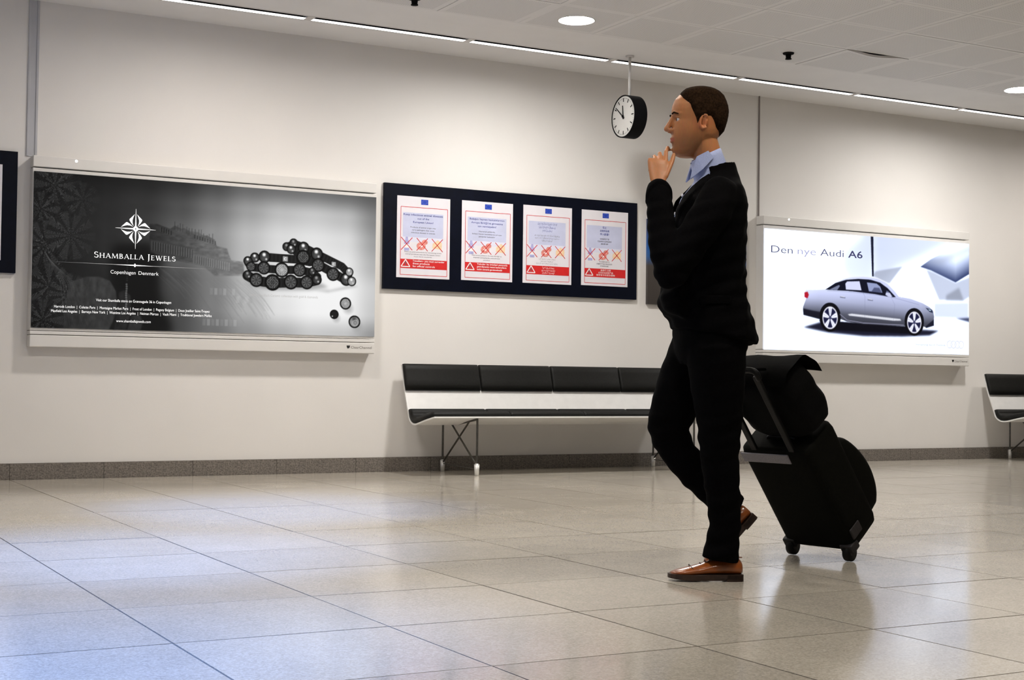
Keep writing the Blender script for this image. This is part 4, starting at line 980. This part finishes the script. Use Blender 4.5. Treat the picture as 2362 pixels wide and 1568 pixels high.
# ------------------------------------------------------------------ the walking man
ph = math.atan2(.410, -.912)
man = empty('person', (3.237, 4.412, 0), ph, label='man in a black suit walking left, hand at chin, pulling a suitcase', cat='person')
bpy.context.view_layer.update()
def man_inv(p): return man.matrix_world.inverted() @ p
def remesh(name, b, voxel, mat_, parent, smooth=4, fac=.5):
    """union of overlapping closed pieces into one continuous skin"""
    bmesh.ops.recalc_face_normals(b, faces=b.faces[:])
    me = bpy.data.meshes.new('tmp'); b.to_mesh(me); b.free(); o = bpy.data.objects.new('tmp', me); COL.objects.link(o)
    m = o.modifiers.new('r', 'REMESH'); m.mode = 'VOXEL'; m.voxel_size = voxel; m.use_smooth_shade = True
    s = o.modifiers.new('s', 'SMOOTH'); s.iterations = smooth; s.factor = fac
    dg = bpy.context.evaluated_depsgraph_get(); out = bpy.data.meshes.new_from_object(o.evaluated_get(dg))
    bpy.data.objects.remove(o); bpy.data.meshes.remove(me); out.name = name
    out.materials.clear(); out.materials.append(mat_)
    out.polygons.foreach_set('use_smooth', np.ones(len(out.polygons), bool))
    r = bpy.data.objects.new(name, out); link(r, parent); return r
def sec(x, y, z, a, w, tilt=0.0): return ((x, y, z), (a*math.cos(tilt), 0, a*math.sin(tilt)), (0, w, 0))

# head: horizontal slices, front and back from the profile
HEAD = [ # z, front x, back x, half width, exponent
 (1.583, .098, .035, .022, 2.0), (1.592, .116, .045, .034, 2.1), (1.606, .124, .022, .045, 2.1), (1.625, .124, .000, .054, 2.2), (1.645, .126, -.028, .060, 2.2), (1.665, .127, -.054, .066, 2.3),
 (1.685, .126, -.064, .070, 2.3), (1.705, .124, -.071, .0725, 2.3), (1.722, .121, -.076, .074, 2.3), (1.740, .126, -.080, .0755, 2.2), (1.760, .128, -.082, .0765, 2.15), (1.780, .125, -.080, .0765, 2.1),
 (1.800, .117, -.074, .073, 2.0), (1.818, .102, -.062, .066, 2.0), (1.832, .084, -.046, .055, 2.0), (1.842, .062, -.026, .039, 2.0), (1.847, .040, -.004, .020, 2.0)]
def head_point(t, zi, off=0.0):
    z, f, k, w, p = zi; c = (f+k)/2; a = (f-k)/2+off; w = w+off
    ct, st = math.cos(t), math.sin(t)
    return Vector((c+a*math.copysign(abs(ct)**(2/p), ct), w*math.copysign(abs(st)**(2/p), st), z))
def interp_head(z):
    if z <= HEAD[0][0]: return HEAD[0]
    for a, c in zip(HEAD, HEAD[1:]):
        if a[0] <= z <= c[0]:
            t = (z-a[0])/(c[0]-a[0]); return tuple(a[i]+(c[i]-a[i])*t for i in range(5))
    return HEAD[-1]
b = bmesh.new(); n = 48; rings = []
for s in HEAD: rings.append([b.verts.new(head_point(2*math.pi*i/n, s)) for i in range(n)])
for r0, r1 in zip(rings, rings[1:]):
    for i in range(n): b.faces.new((r0[i], r0[(i+1) % n], r1[(i+1) % n], r1[i]))
b.faces.new(rings[0][::-1]); b.faces.new(rings[-1])
# jaw, brow, nose, lips, ears
tube(b, [(.05, .044, 1.622), (.09, .030, 1.606), (.112, 0, 1.600), (.09, -.030, 1.606), (.05, -.044, 1.622)], [.007, .009, .013, .009, .007])
tube(b, [(.100, .048, 1.742), (.118, .026, 1.746), (.120, .0, 1.742), (.118, -.026, 1.746), (.100, -.048, 1.742)], [.007, .010, .009, .010, .007])
tube(b, [(.124, 0, 1.735), (.133, 0, 1.716), (.141, 0, 1.700), (.146, 0, 1.690)], [.0075, .0085, .0105, .0120])
for s in (-1, 1):
    tube(b, [(.136, s*.012, 1.684), (.126, s*.015, 1.684)], [.0075, .0075])
    tube(b, [(.1145, s*.042, 1.729), (.1185, s*.032, 1.7325), (.1155, s*.020, 1.7285)], .0030)     # upper lid
    tube(b, [(.112, s*.040, 1.714), (.116, s*.031, 1.7125), (.1155, s*.021, 1.715)], .0028)      # lower lid
    e0 = .0125                                                                                   # ear
    tube(b, [(.020+e0*math.cos(a)*1.15-.002*math.sin(a), s*(.079+.004*(math.cos(a) < 0)), 1.708+.027*math.sin(a)) for a in np.linspace(-2.2, 2.3, 12)], [.0048]*12, 8)
    tube(b, [(.014, s*.074, 1.722), (.012, s*.075, 1.708), (.016, s*.074, 1.694)], [.007, .008, .006], 8)
    tube(b, [(.020, s*.077, 1.688), (.022, s*.077, 1.682)], .0055, 8)
tube(b, [(.114, .025, 1.6515), (.126, .012, 1.6545), (.1285, 0, 1.6535), (.126, -.012, 1.6545), (.114, -.025, 1.6515)], [.0040, .0058, .0058, .0058, .0040])
tube(b, [(.114, .022, 1.6465), (.125, .011, 1.6425), (.1275, 0, 1.6415), (.125, -.011, 1.6425), (.114, -.022, 1.6465)], [.0036, .0062, .0066, .0062, .0036])
# neck, torso core, limbs
loft(b, [((-.050, 0, 1.47), (.070, 0, 0), (0, .090, 0)), ((-.035, 0, 1.52), (.056, 0, -.008), (0, .060, 0)), ((-.015, 0, 1.58), (.052, 0, -.010), (0, .054, 0)), ((.005, 0, 1.64), (.054, 0, -.012), (0, .054, 0)), ((.015, 0, 1.68), (.05, 0, 0), (0, .05, 0))], 28)
loft(b, [sec(-.02, 0, .86, .09, .13), sec(-.02, 0, .95, .10, .145), sec(-.015, 0, 1.08, .09, .13), sec(-.012, 0, 1.22, .10, .145), sec(-.015, 0, 1.34, .105, .16), sec(-.03, 0, 1.43, .09, .165), sec(-.045, 0, 1.485, .06, .10)], 32)
tube(b, [(-.02, .095, .90), (-.035, .10, .70), (-.048, .10, .48), (-.075, .10, .30), (-.072, .095, .10)], [.085, .072, .050, .046, .034])
tube(b, [(-.02, -.095, .90), (.05, -.10, .73), (.108, -.11, .555), (-.01, -.105, .385), (-.145, -.10, .25)], [.085, .072, .050, .044, .032])
tube(b, [(-.03, .165, 1.42), (.08, .215, 1.27), (.187, .235, 1.13), (.192, .170, 1.29), (.193, .100, 1.455)], [.050, .042, .036, .034, .026])
GD = (man_inv(CM @ Vector((0, .017, .936))) - Vector((-.2435, -.312, .788)))
tube(b, [(-.04, -.165, 1.42), (-.10, -.225, 1.27), (-.165, -.265, 1.115), tuple(Vector((-.195, -.28, .98))+GD*.6), tuple(Vector((-.218, -.293, .862))+GD)], [.050, .042, .036, .032, .025])
def finger(pts, r): tube(b, pts, [r*1.0]+[r*.95]*(len(pts)-2)+[r*.8], 10)
# left hand: loose fist at the chin, back of the hand outward
loft(b, [((.193, .094, 1.462), (.026, 0, 0), (0, .018, 0)), ((.192, .082, 1.49), (.032, 0, 0), (0, .016, 0)), ((.188, .068, 1.52), (.040, 0, .004), (0, .015, 0)), ((.188, .057, 1.55), (.041, 0, .006), (0, .014, 0)), ((.189, .048, 1.568), (.037, 0, .004), (0, .011, 0))], 20)
finger([(.158, .046, 1.562), (.153, .024, 1.600), (.143, .006, 1.619), (.136, -.004, 1.612)], .0088)
finger([(.178, .046, 1.568), (.176, .020, 1.594), (.168, -.006, 1.590), (.158, -.004, 1.570)], .0092)
finger([(.198, .048, 1.564), (.197, .020, 1.582), (.188, -.002, 1.572), (.176, .006, 1.554)], .0088)
finger([(.216, .052, 1.552), (.214, .028, 1.564), (.205, .010, 1.552), (.193, .016, 1.538)], .0078)
finger([(.164, .080, 1.497), (.148, .064, 1.530), (.134, .046, 1.560), (.124, .030, 1.588)], .0100)
# right hand: closed round the suitcase grip
man.rotation_euler = (0, 0, ph); bpy.context.view_layer.update()
g0 = man.matrix_world.inverted() @ (CM @ Vector((0, .017, .936))); bd = Vector((-.60, .80, 0)); pn = Vector((.80, .60, 0)); zz = Vector((0, 0, 1))
loft(b, [(g0+zz*.105-pn*.004, bd*.024, pn*.017), (g0+zz*.075-pn*.006, bd*.036, pn*.015), (g0+zz*.045-pn*.010, bd*.041, pn*.013), (g0+zz*.022-pn*.016, bd*.039, pn*.011)], 20)
for k, (o_, r_) in enumerate(((-.031, .0088), (-.010, .0092), (.011, .0088), (.031, .0078))):
    c = g0+bd*o_
    finger([c+zz*.024-pn*.018, c-zz*.004-pn*.024, c-zz*.022-pn*.008, c-zz*.020+pn*.012, c-zz*.002+pn*.022], r_)
finger([g0+zz*.075-bd*.026+pn*.002, g0+zz*.050-bd*.040+pn*.018, g0+zz*.022-bd*.034+pn*.026, g0+zz*.010-bd*.016+pn*.026], .0100)
# skin colour kept on the mesh: lips and stubble are the man's own colours
m_skin = bpy.data.materials.new('skin'); m_skin.use_nodes = True; nt = m_skin.node_tree; N = nt.nodes; L = nt.links
bs = N['Principled BSDF']; at = N.new('ShaderNodeAttribute'); at.attribute_name = 'Col'; nz = N.new('ShaderNodeTexNoise'); nz.inputs['Scale'].default_value = 90
mx = N.new('ShaderNodeMix'); mx.data_type = 'RGBA'; mx.blend_type = 'MULTIPLY'; mx.inputs[0].default_value = .25; L.new(at.outputs['Color'], mx.inputs[6]); L.new(nz.outputs['Color'], mx.inputs[7])
L.new(mx.outputs[2], bs.inputs['Base Color']); bs.inputs['Roughness'].default_value = .48; bs.inputs['Subsurface Weight'].default_value = .05; bs.inputs['Specular IOR Level'].default_value = .4
body = remesh('body', b, .0036, m_skin, man, smooth=3)
nv = len(body.data.vertices); co = np.zeros(nv*3); body.data.vertices.foreach_get('co', co); co = co.reshape(-1, 3)
# press the eye sockets in a little
for s in (-1, 1):
    d2 = ((co[:, 0]-.121)**2/.016**2+(co[:, 1]-s*.031)**2/.015**2+(co[:, 2]-1.7215)**2/.0068**2); co[:, 0] -= .0075*np.exp(-d2*1.1)*(co[:, 0] > .09)
body.data.vertices.foreach_set('co', co.ravel())
base = np.tile(np.array([.46, .18, .062]), (nv, 1))
def tint(mask, c):
    m_ = np.clip(mask, 0, 1)[:, None]; base[:] = base*(1-m_)+np.array(c)*m_
x_, y_, z_ = co.T; onhead = (z_ > 1.55) & (x_ < .135)
tint(.55*np.exp(-(((z_-1.63)/.035)**2))*(z_ > 1.575)*(x_ > .02)*(x_ < .132)*(np.abs(y_) < .075), (.20, .095, .042))
tint(.85*np.exp(-((z_-1.6475)/.0075)**4)*(np.abs(y_) < .024)*(x_ > .1135)*(x_ < .137), (.40, .10, .065))
tint(.5*np.exp(-(((z_-1.70)/.03)**2+((np.abs(y_)-.08)/.012)**2))*(x_ < .06), (.55, .16, .07))
a = body.data.color_attributes.new('Col', 'FLOAT_COLOR', 'POINT'); a.data.foreach_set('color', np.concatenate([base, np.ones((nv, 1))], 1).astype(np.float32).ravel())
m_eye = mat('eye_white', (.55, .50, .46), .2, noise=(50, .03)); m_iris = mat('brown_iris', (.02, .010, .005), .15, noise=(300, .2))
for s in (-1, 1):
    b = bmesh.new(); bmesh.ops.create_uvsphere(b, u_segments=20, v_segments=14, radius=.0115)
    for v in b.verts: v.co = Vector((v.co.x+.1045, v.co.y+s*.031, v.co.z+1.7215))
    e = obj('eyeball', b, m_eye, man, smooth=True)
    b = bmesh.new(); cyl(b, (.1145, s*.031, 1.7215), (.1164, s*.031, 1.7215), .0056, .0046, 18); obj('iris', b, m_iris, e)
    b = bmesh.new(); tube(b, [(.113, s*.050, 1.741), (.1265, s*.036, 1.7475), (.1290, s*.018, 1.7455)], [.0022, .0036, .0030], 8); obj('eyebrow', b, m_hair, man)
# hair: a close cap over the skull, thin at the front
b = bmesh.new(); n = 96; zs = np.linspace(1.655, 1.8468, 60); rings = []
def hairline(t):        # t = angle from the front
    t = abs((t+math.pi) % (2*math.pi)-math.pi)
    return float(np.interp(t, [0, .35, .62, .9, 1.10, 1.30, 1.45, 1.62, 1.80, 2.2, 2.7, 3.15], [1.822, 1.818, 1.806, 1.790, 1.778, 1.735, 1.700, 1.715, 1.735, 1.690, 1.668, 1.662]))
r3 = np.random.default_rng(3)
for z in zs:
    s = interp_head(z); ring = []
    for i in range(n):
        t = 2*math.pi*i/n; d = (z-hairline(t))/.020
        th2 = .0075*min(1, max(-1, d)) + (.001 if d > 1 else 0)*(.5+.5*math.sin(13*t+z*90)*.3) + (z-1.80 > 0)*min(1, max(0, d))*.003*min(1, (z-1.80)/.02)
        th2 += r3.uniform(-.0003, .0003)*(d > 0)
        p = head_point(t, s, th2 if d > -1.2 else -.012); p.z += (z-1.80 > 0)*max(0, min(1, d))*.005*(z-1.80)/.045
        ring.append(b.verts.new(p))
    rings.append(ring)
for r0, r1 in zip(rings, rings[1:]):
    for i in range(n): b.faces.new((r0[i], r0[(i+1) % n], r1[(i+1) % n], r1[i]))
tc_ = b.verts.new((.02, 0, 1.8555))
for i in range(n): b.faces.new((rings[-1][i], rings[-1][(i+1) % n], tc_))
b.faces.new(rings[0][::-1]); obj('hair', b, m_hair, man, smooth=True)

# shirt with a standing collar
b = bmesh.new()
loft(b, [sec(-.01, 0, 1.10, .110, .150), sec(-.008, 0, 1.25, .122, .165), sec(-.008, 0, 1.36, .120, .172), sec(-.02, 0, 1.43, .106, .160), sec(-.035, 0, 1.48, .082, .115), sec(-.030, 0, 1.515, .070, .078, -.25), sec(-.022, 0, 1.545, .062, .068, -.3)], 40)
loft(b, [(Vector((-.20, -.280, .93))+GD, (.034, 0, 0), (0, .034, 0)), (Vector((-.218, -.290, .885))+GD, (.034, 0, 0), (0, .034, 0))], 20)
shirt = remesh('shirt', b, .006, m_shirt, man, 3)
b = bmesh.new(); n = 40; rings = []
for r, lift in ((.068, -.02), (.069, .0), (.066, .03), (.0645, .048), (.0625, .048), (.062, .0)):
    ring = []
    for i in range(n):
        t = 2*math.pi*i/n; z = 1.545+lift-.028*math.cos(t)-(.006 if abs(t-math.pi) > 2.9 else 0)
        cx = -.022+(z-1.53)*.30
        ring.append(b.verts.new((cx+r*math.cos(t)*1.02, r*math.sin(t)*.96, z)))
    rings.append(ring)
for r0, r1 in zip(rings, rings[1:]):
    for i in range(n): b.faces.new((r0[i], r0[(i+1) % n], r1[(i+1) % n], r1[i]))
obj('collar', b, m_shirt, shirt, smooth=True)
for s in (-1, 1):           # collar leaves
    b = bmesh.new(); lo = []
    P_ = [(.042, s*.012, 1.560), (.036, s*.045, 1.580), (.0, s*.064, 1.600), (-.02, s*.066, 1.575), (.02, s*.070, 1.530), (.060, s*.044, 1.495)]
    vs = [b.verts.new(p) for p in P_]
    f = b.faces.new(vs if s > 0 else vs[::-1]); bmesh.ops.triangulate(b, faces=[f])
    bmesh.ops.solidify(b, geom=b.faces[:], thickness=.004); obj('collar_leaf', b, m_shirt, shirt)
b = bmesh.new()
for k, bx in enumerate((.082, .108, .112, .110)): cyl(b, (bx, 0, 1.44-.07*k), (bx+.006, 0, 1.44-.07*k), .0055, n=12)
obj('shirt_button', b, m_whiteink, shirt)

# jacket
b = bmesh.new()
loft(b, [((-.040, 0, .905), (.160, 0, .030), (0, .200, 0)), ((-.032, 0, .95), (.158, 0, .022), (0, .198, 0)), ((-.018, 0, 1.03), (.148, 0, .010), (0, .186, 0)), ((-.014, 0, 1.10), (.138, 0, .004), (0, .180, 0)),
         sec(-.014, 0, 1.20, .138, .186), sec(-.014, 0, 1.30, .140, .196), sec(-.018, 0, 1.37, .138, .203), sec(-.028, 0, 1.425, .124, .205), sec(-.040, 0, 1.465, .100, .175), sec(-.048, 0, 1.500, .083, .110), sec(-.046, 0, 1.530, .077, .080, -.25), sec(-.040, 0, 1.555, .072, .073, -.35)], 56, p=2.3)
# open front swinging forward
loft(b, [((.10, .03, .968), (.052, 0, .02), (0, .12, 0)), ((.112, .03, 1.00), (.062, 0, .012), (0, .125, 0)), ((.112, .03, 1.06), (.058, 0, 0), (0, .12, 0)), ((.09, .02, 1.16), (.045, 0, 0), (0, .11, 0)), ((.07, .0, 1.26), (.04, 0, 0), (0, .09, 0))], 30, p=2.4)
# coat tail kicking back
loft(b, [((-.150, -.03, .885), (.058, 0, -.004), (0, .15, 0)), ((-.135, -.02, .95), (.055, 0, 0), (0, .15, 0)), ((-.10, 0, 1.05), (.05, 0, 0), (0, .13, 0))], 30, p=2.4)
def sleeve(pts, rad): tube(b, spline(pts, 5), list(np.interp(np.linspace(0, 1, (len(pts)-1)*5+1), np.linspace(0, 1, len(rad)), rad)), 24)
sleeve([(-.025, .155, 1.425), (.02, .205, 1.350), (.10, .230, 1.235), (.172, .243, 1.130)], [.070, .071, .064, .058])
sleeve([(.172, .243, 1.125), (.190, .215, 1.210), (.193, .165, 1.310), (.194, .118, 1.415), (.194, .106, 1.440)], [.060, .057, .052, .044, .042])
sleeve([(-.035, -.155, 1.425), (-.075, -.215, 1.320), (-.13, -.25, 1.20), (-.168, -.268, 1.10), tuple(Vector((-.192, -.280, 1.0))+GD*.7), tuple(Vector((-.214, -.292, .898))+GD)], [.070, .070, .063, .056, .049, .044])
rr_ = np.random.default_rng(5)
jk = remesh('suit_jacket', b, .0075, m_suit, man, 4)
bm = bmesh.new(); bm.from_mesh(jk.data)
def vw(z): return float(np.interp(z, [1.235, 1.30, 1.40, 1.47, 1.52, 1.56], [0, .028, .062, .076, .084, .088])) if z > 1.235 else -1
kill = []
for f in bm.faces:
    c = f.calc_center_median()
    if c.x > .0 and abs(c.y) < vw(c.z) and c.z < 1.60 and c.x < .165: kill.append(f)
    elif c.z > 1.545 and c.x > -.13 and c.x < .09 and abs(c.y) < .068 and f.normal.z > .5: kill.append(f)   # neck opening
bmesh.ops.delete(bm, geom=kill, context='FACES')
for _ in range(8): bmesh.ops.smooth_vert(bm, verts=[v for v in bm.verts if v.is_boundary], factor=.5, use_axis_x=True, use_axis_y=True, use_axis_z=True)
for v in bm.verts:      # folds and lapel relief
    x, y, z = v.co
    fold = .0035*math.sin(z*70+y*22+x*30)*math.sin(z*31-y*40)
    if 1.0 < z < 1.2: fold *= 1.6
    v.co += v.normal*fold*(1 if z < 1.40 else .5)
    if x > .0 and 1.24 < z < 1.53:
        q = abs(y)-vw(z); lw = float(np.interp(z, [1.24, 1.40, 1.46, 1.53], [.012, .060, .064, .03]))
        if 0 <= q < lw: v.co += v.normal*.006
bm.to_mesh(jk.data); bm.free()
so = jk.modifiers.new('cloth', 'SOLIDIFY'); so.thickness = .004; so.offset = -1
b = bmesh.new()
for z in (1.215, 1.11): cyl(b, (.134 if z > 1.2 else .158, .012, z), (.142 if z > 1.2 else .176, .012, z), .010, n=16)
obj('jacket_button', b, m_plastic, jk)
b = bmesh.new(); box(b, -.06, .05, .186, .196, 1.02, 1.05, bev=.003); obj('pocket_flap', b, m_suit, jk)

# trousers
b = bmesh.new()
loft(b, [sec(-.025, 0, .80, .115, .155), sec(-.028, 0, .86, .135, .185), sec(-.025, 0, .94, .138, .188), sec(-.02, 0, 1.02, .125, .170), sec(-.018, 0, 1.07, .118, .162)], 40, p=2.2)
def leg(pts, rad, squash=1.0):
    P_ = spline(pts, 5); R_2 = np.interp(np.linspace(0, 1, len(P_)), np.linspace(0, 1, len(rad)), rad)
    secs = []
    for i in range(len(P_)):
        d = (P_[min(i+1, len(P_)-1)]-P_[max(i-1, 0)]).normalized(); a = Vector((0, 1, 0)); a = (a-d*d.y).normalized(); c = d.cross(a)
        secs.append((P_[i], a*R_2[i]*.95, c*R_2[i]))
    loft(b, secs, 30)
leg([(-.03, .090, .86), (-.035, .098, .72), (-.042, .100, .60), (-.044, .100, .47), (-.056, .100, .34), (-.066, .098, .22), (-.058, .094, .13), (-.050, .092, .075)], [.115, .101, .086, .073, .065, .059, .062, .072])
leg([(-.01, -.090, .86), (.045, -.098, .74), (.085, -.105, .64), (.108, -.110, .560), (.078, -.110, .48), (.005, -.107, .385), (-.085, -.102, .30), (-.150, -.100, .245)], [.118, .106, .092, .080, .070, .063, .060, .064])
tr_o = remesh('trousers', b, .008, m_suit, man, 4)
bm = bmesh.new(); bm.from_mesh(tr_o.data)
for v in bm.verts:
    x, y, z = v.co; k = 1.0 if z < .35 or (.45 < z < .62) else .4
    v.co += v.normal*(.0035*k*math.sin(z*85+x*25)*math.sin(y*30+z*20+1))
bm.to_mesh(tr_o.data); bm.free()

# shoes
def shoe(M_, label=None):
    r = None; b = bmesh.new()
    S_ = [(.002, .024, .028, .068), (.010, .032, .024, .080), (.035, .0365, .024, .086), (.065, .037, .024, .088), (.095, .038, .024, .082), (.125, .041, .024, .073), (.160, .0455, .022, .062), (.195, .047, .020, .052), (.225, .043, .019, .045), (.250, .034, .019, .039), (.266, .020, .020, .032)]
    rings = []
    for x, w, z0, z1 in S_:
        ring = []
        for i in range(24):
            t = 2*math.pi*i/24; c, s = math.cos(t), math.sin(t)
            zz_ = (z0+z1)/2+(z1-z0)/2*math.copysign(abs(s)**.8, s); ww = w*math.copysign(abs(c)**.8, c)*(1-.28*max(0, s))
            ring.append(b.verts.new((x, ww-.004*math.sin((x-.1)*9), zz_)))
        rings.append(ring)
    for r0, r1 in zip(rings, rings[1:]):
        for i in range(24): b.faces.new((r0[i], r0[(i+1) % 24], r1[(i+1) % 24], r1[i]))
    b.faces.new(rings[0][::-1]); b.faces.new(rings[-1]); bmesh.ops.recalc_face_normals(b, faces=b.faces[:])
    s = obj('shoe', b, m_shoe, man, smooth=True); s.matrix_local = M_
    if label: s['label'] = label
    b = bmesh.new()
    prof = [(x-.002 if x < .1 else x+.004, w+.004) for x, w, _, _ in S_]
    up_ = [(x, w) for x, w in prof]+[(.2755, .008)]
    pts = [(x, w-.004*math.sin((x-.1)*9)) for x, w in up_]+[(x, -w-.004*math.sin((x-.1)*9)) for x, w in up_[::-1]]
    def slab(pp, za, zb):
        lo = [b.verts.new((x, y, za(x) if callable(za) else za)) for x, y in pp]; hi = [b.verts.new((x, y, zb(x))) for x, y in pp]; n = len(pp)
        for i in range(n): b.faces.new((lo[i], lo[(i+1) % n], hi[(i+1) % n], hi[i]))
        b.faces.new(lo[::-1]); b.faces.new(hi)
    slab(pts, lambda x: .004+.014*max(0, 1-abs(x-.10)/.07)+.007*max(0, (x-.2)/.07), lambda x: .026-.002*(x > .15)+.003*max(0, (x-.2)/.07))
    slab([p for p in pts if p[0] < .075], 0.0, lambda x: .024)
    bmesh.ops.recalc_face_normals(b, faces=b.faces[:]); obj('sole', b, m_sole, s)
    b = bmesh.new()
    for k in range(4):
        x = .100+.018*k; z = .086-.006*k-.0006*k*k
        tube(b, [(x, -.017, z-.004), (x+.004, 0, z+.003), (x, .017, z-.004)], .0022, 6)
    tube(b, [(.096, 0, .090), (.088, .020, .088), (.094, .027, .080)], .0018, 6); tube(b, [(.096, 0, .090), (.088, -.020, .088), (.094, -.027, .080)], .0018, 6)
    obj('laces', b, m_sole, s)
    b = bmesh.new(); tube(b, [(.188, -.036, .045), (.196, -.018, .056), (.198, 0, .059), (.196, .016, .056), (.188, .034, .045)], .0016, 6); obj('toe_seam', b, m_sole, s)
    b = bmesh.new(); tube(b, [(.0, .0, .085), (.03, .030, .088), (.075, .030, .092), (.10, .022, .090)], .0022, 6); tube(b, [(.0, .0, .085), (.03, -.030, .088), (.075, -.030, .092), (.10, -.022, .090)], .0022, 6); obj('collar_seam', b, m_shoe, s)
shoe(Matrix.Translation((-.132, .092, 0)))
shoe(Matrix.Translation((-.232, -.10, .218)) @ Matrix.Rotation(math.radians(48), 4, 'Y'))
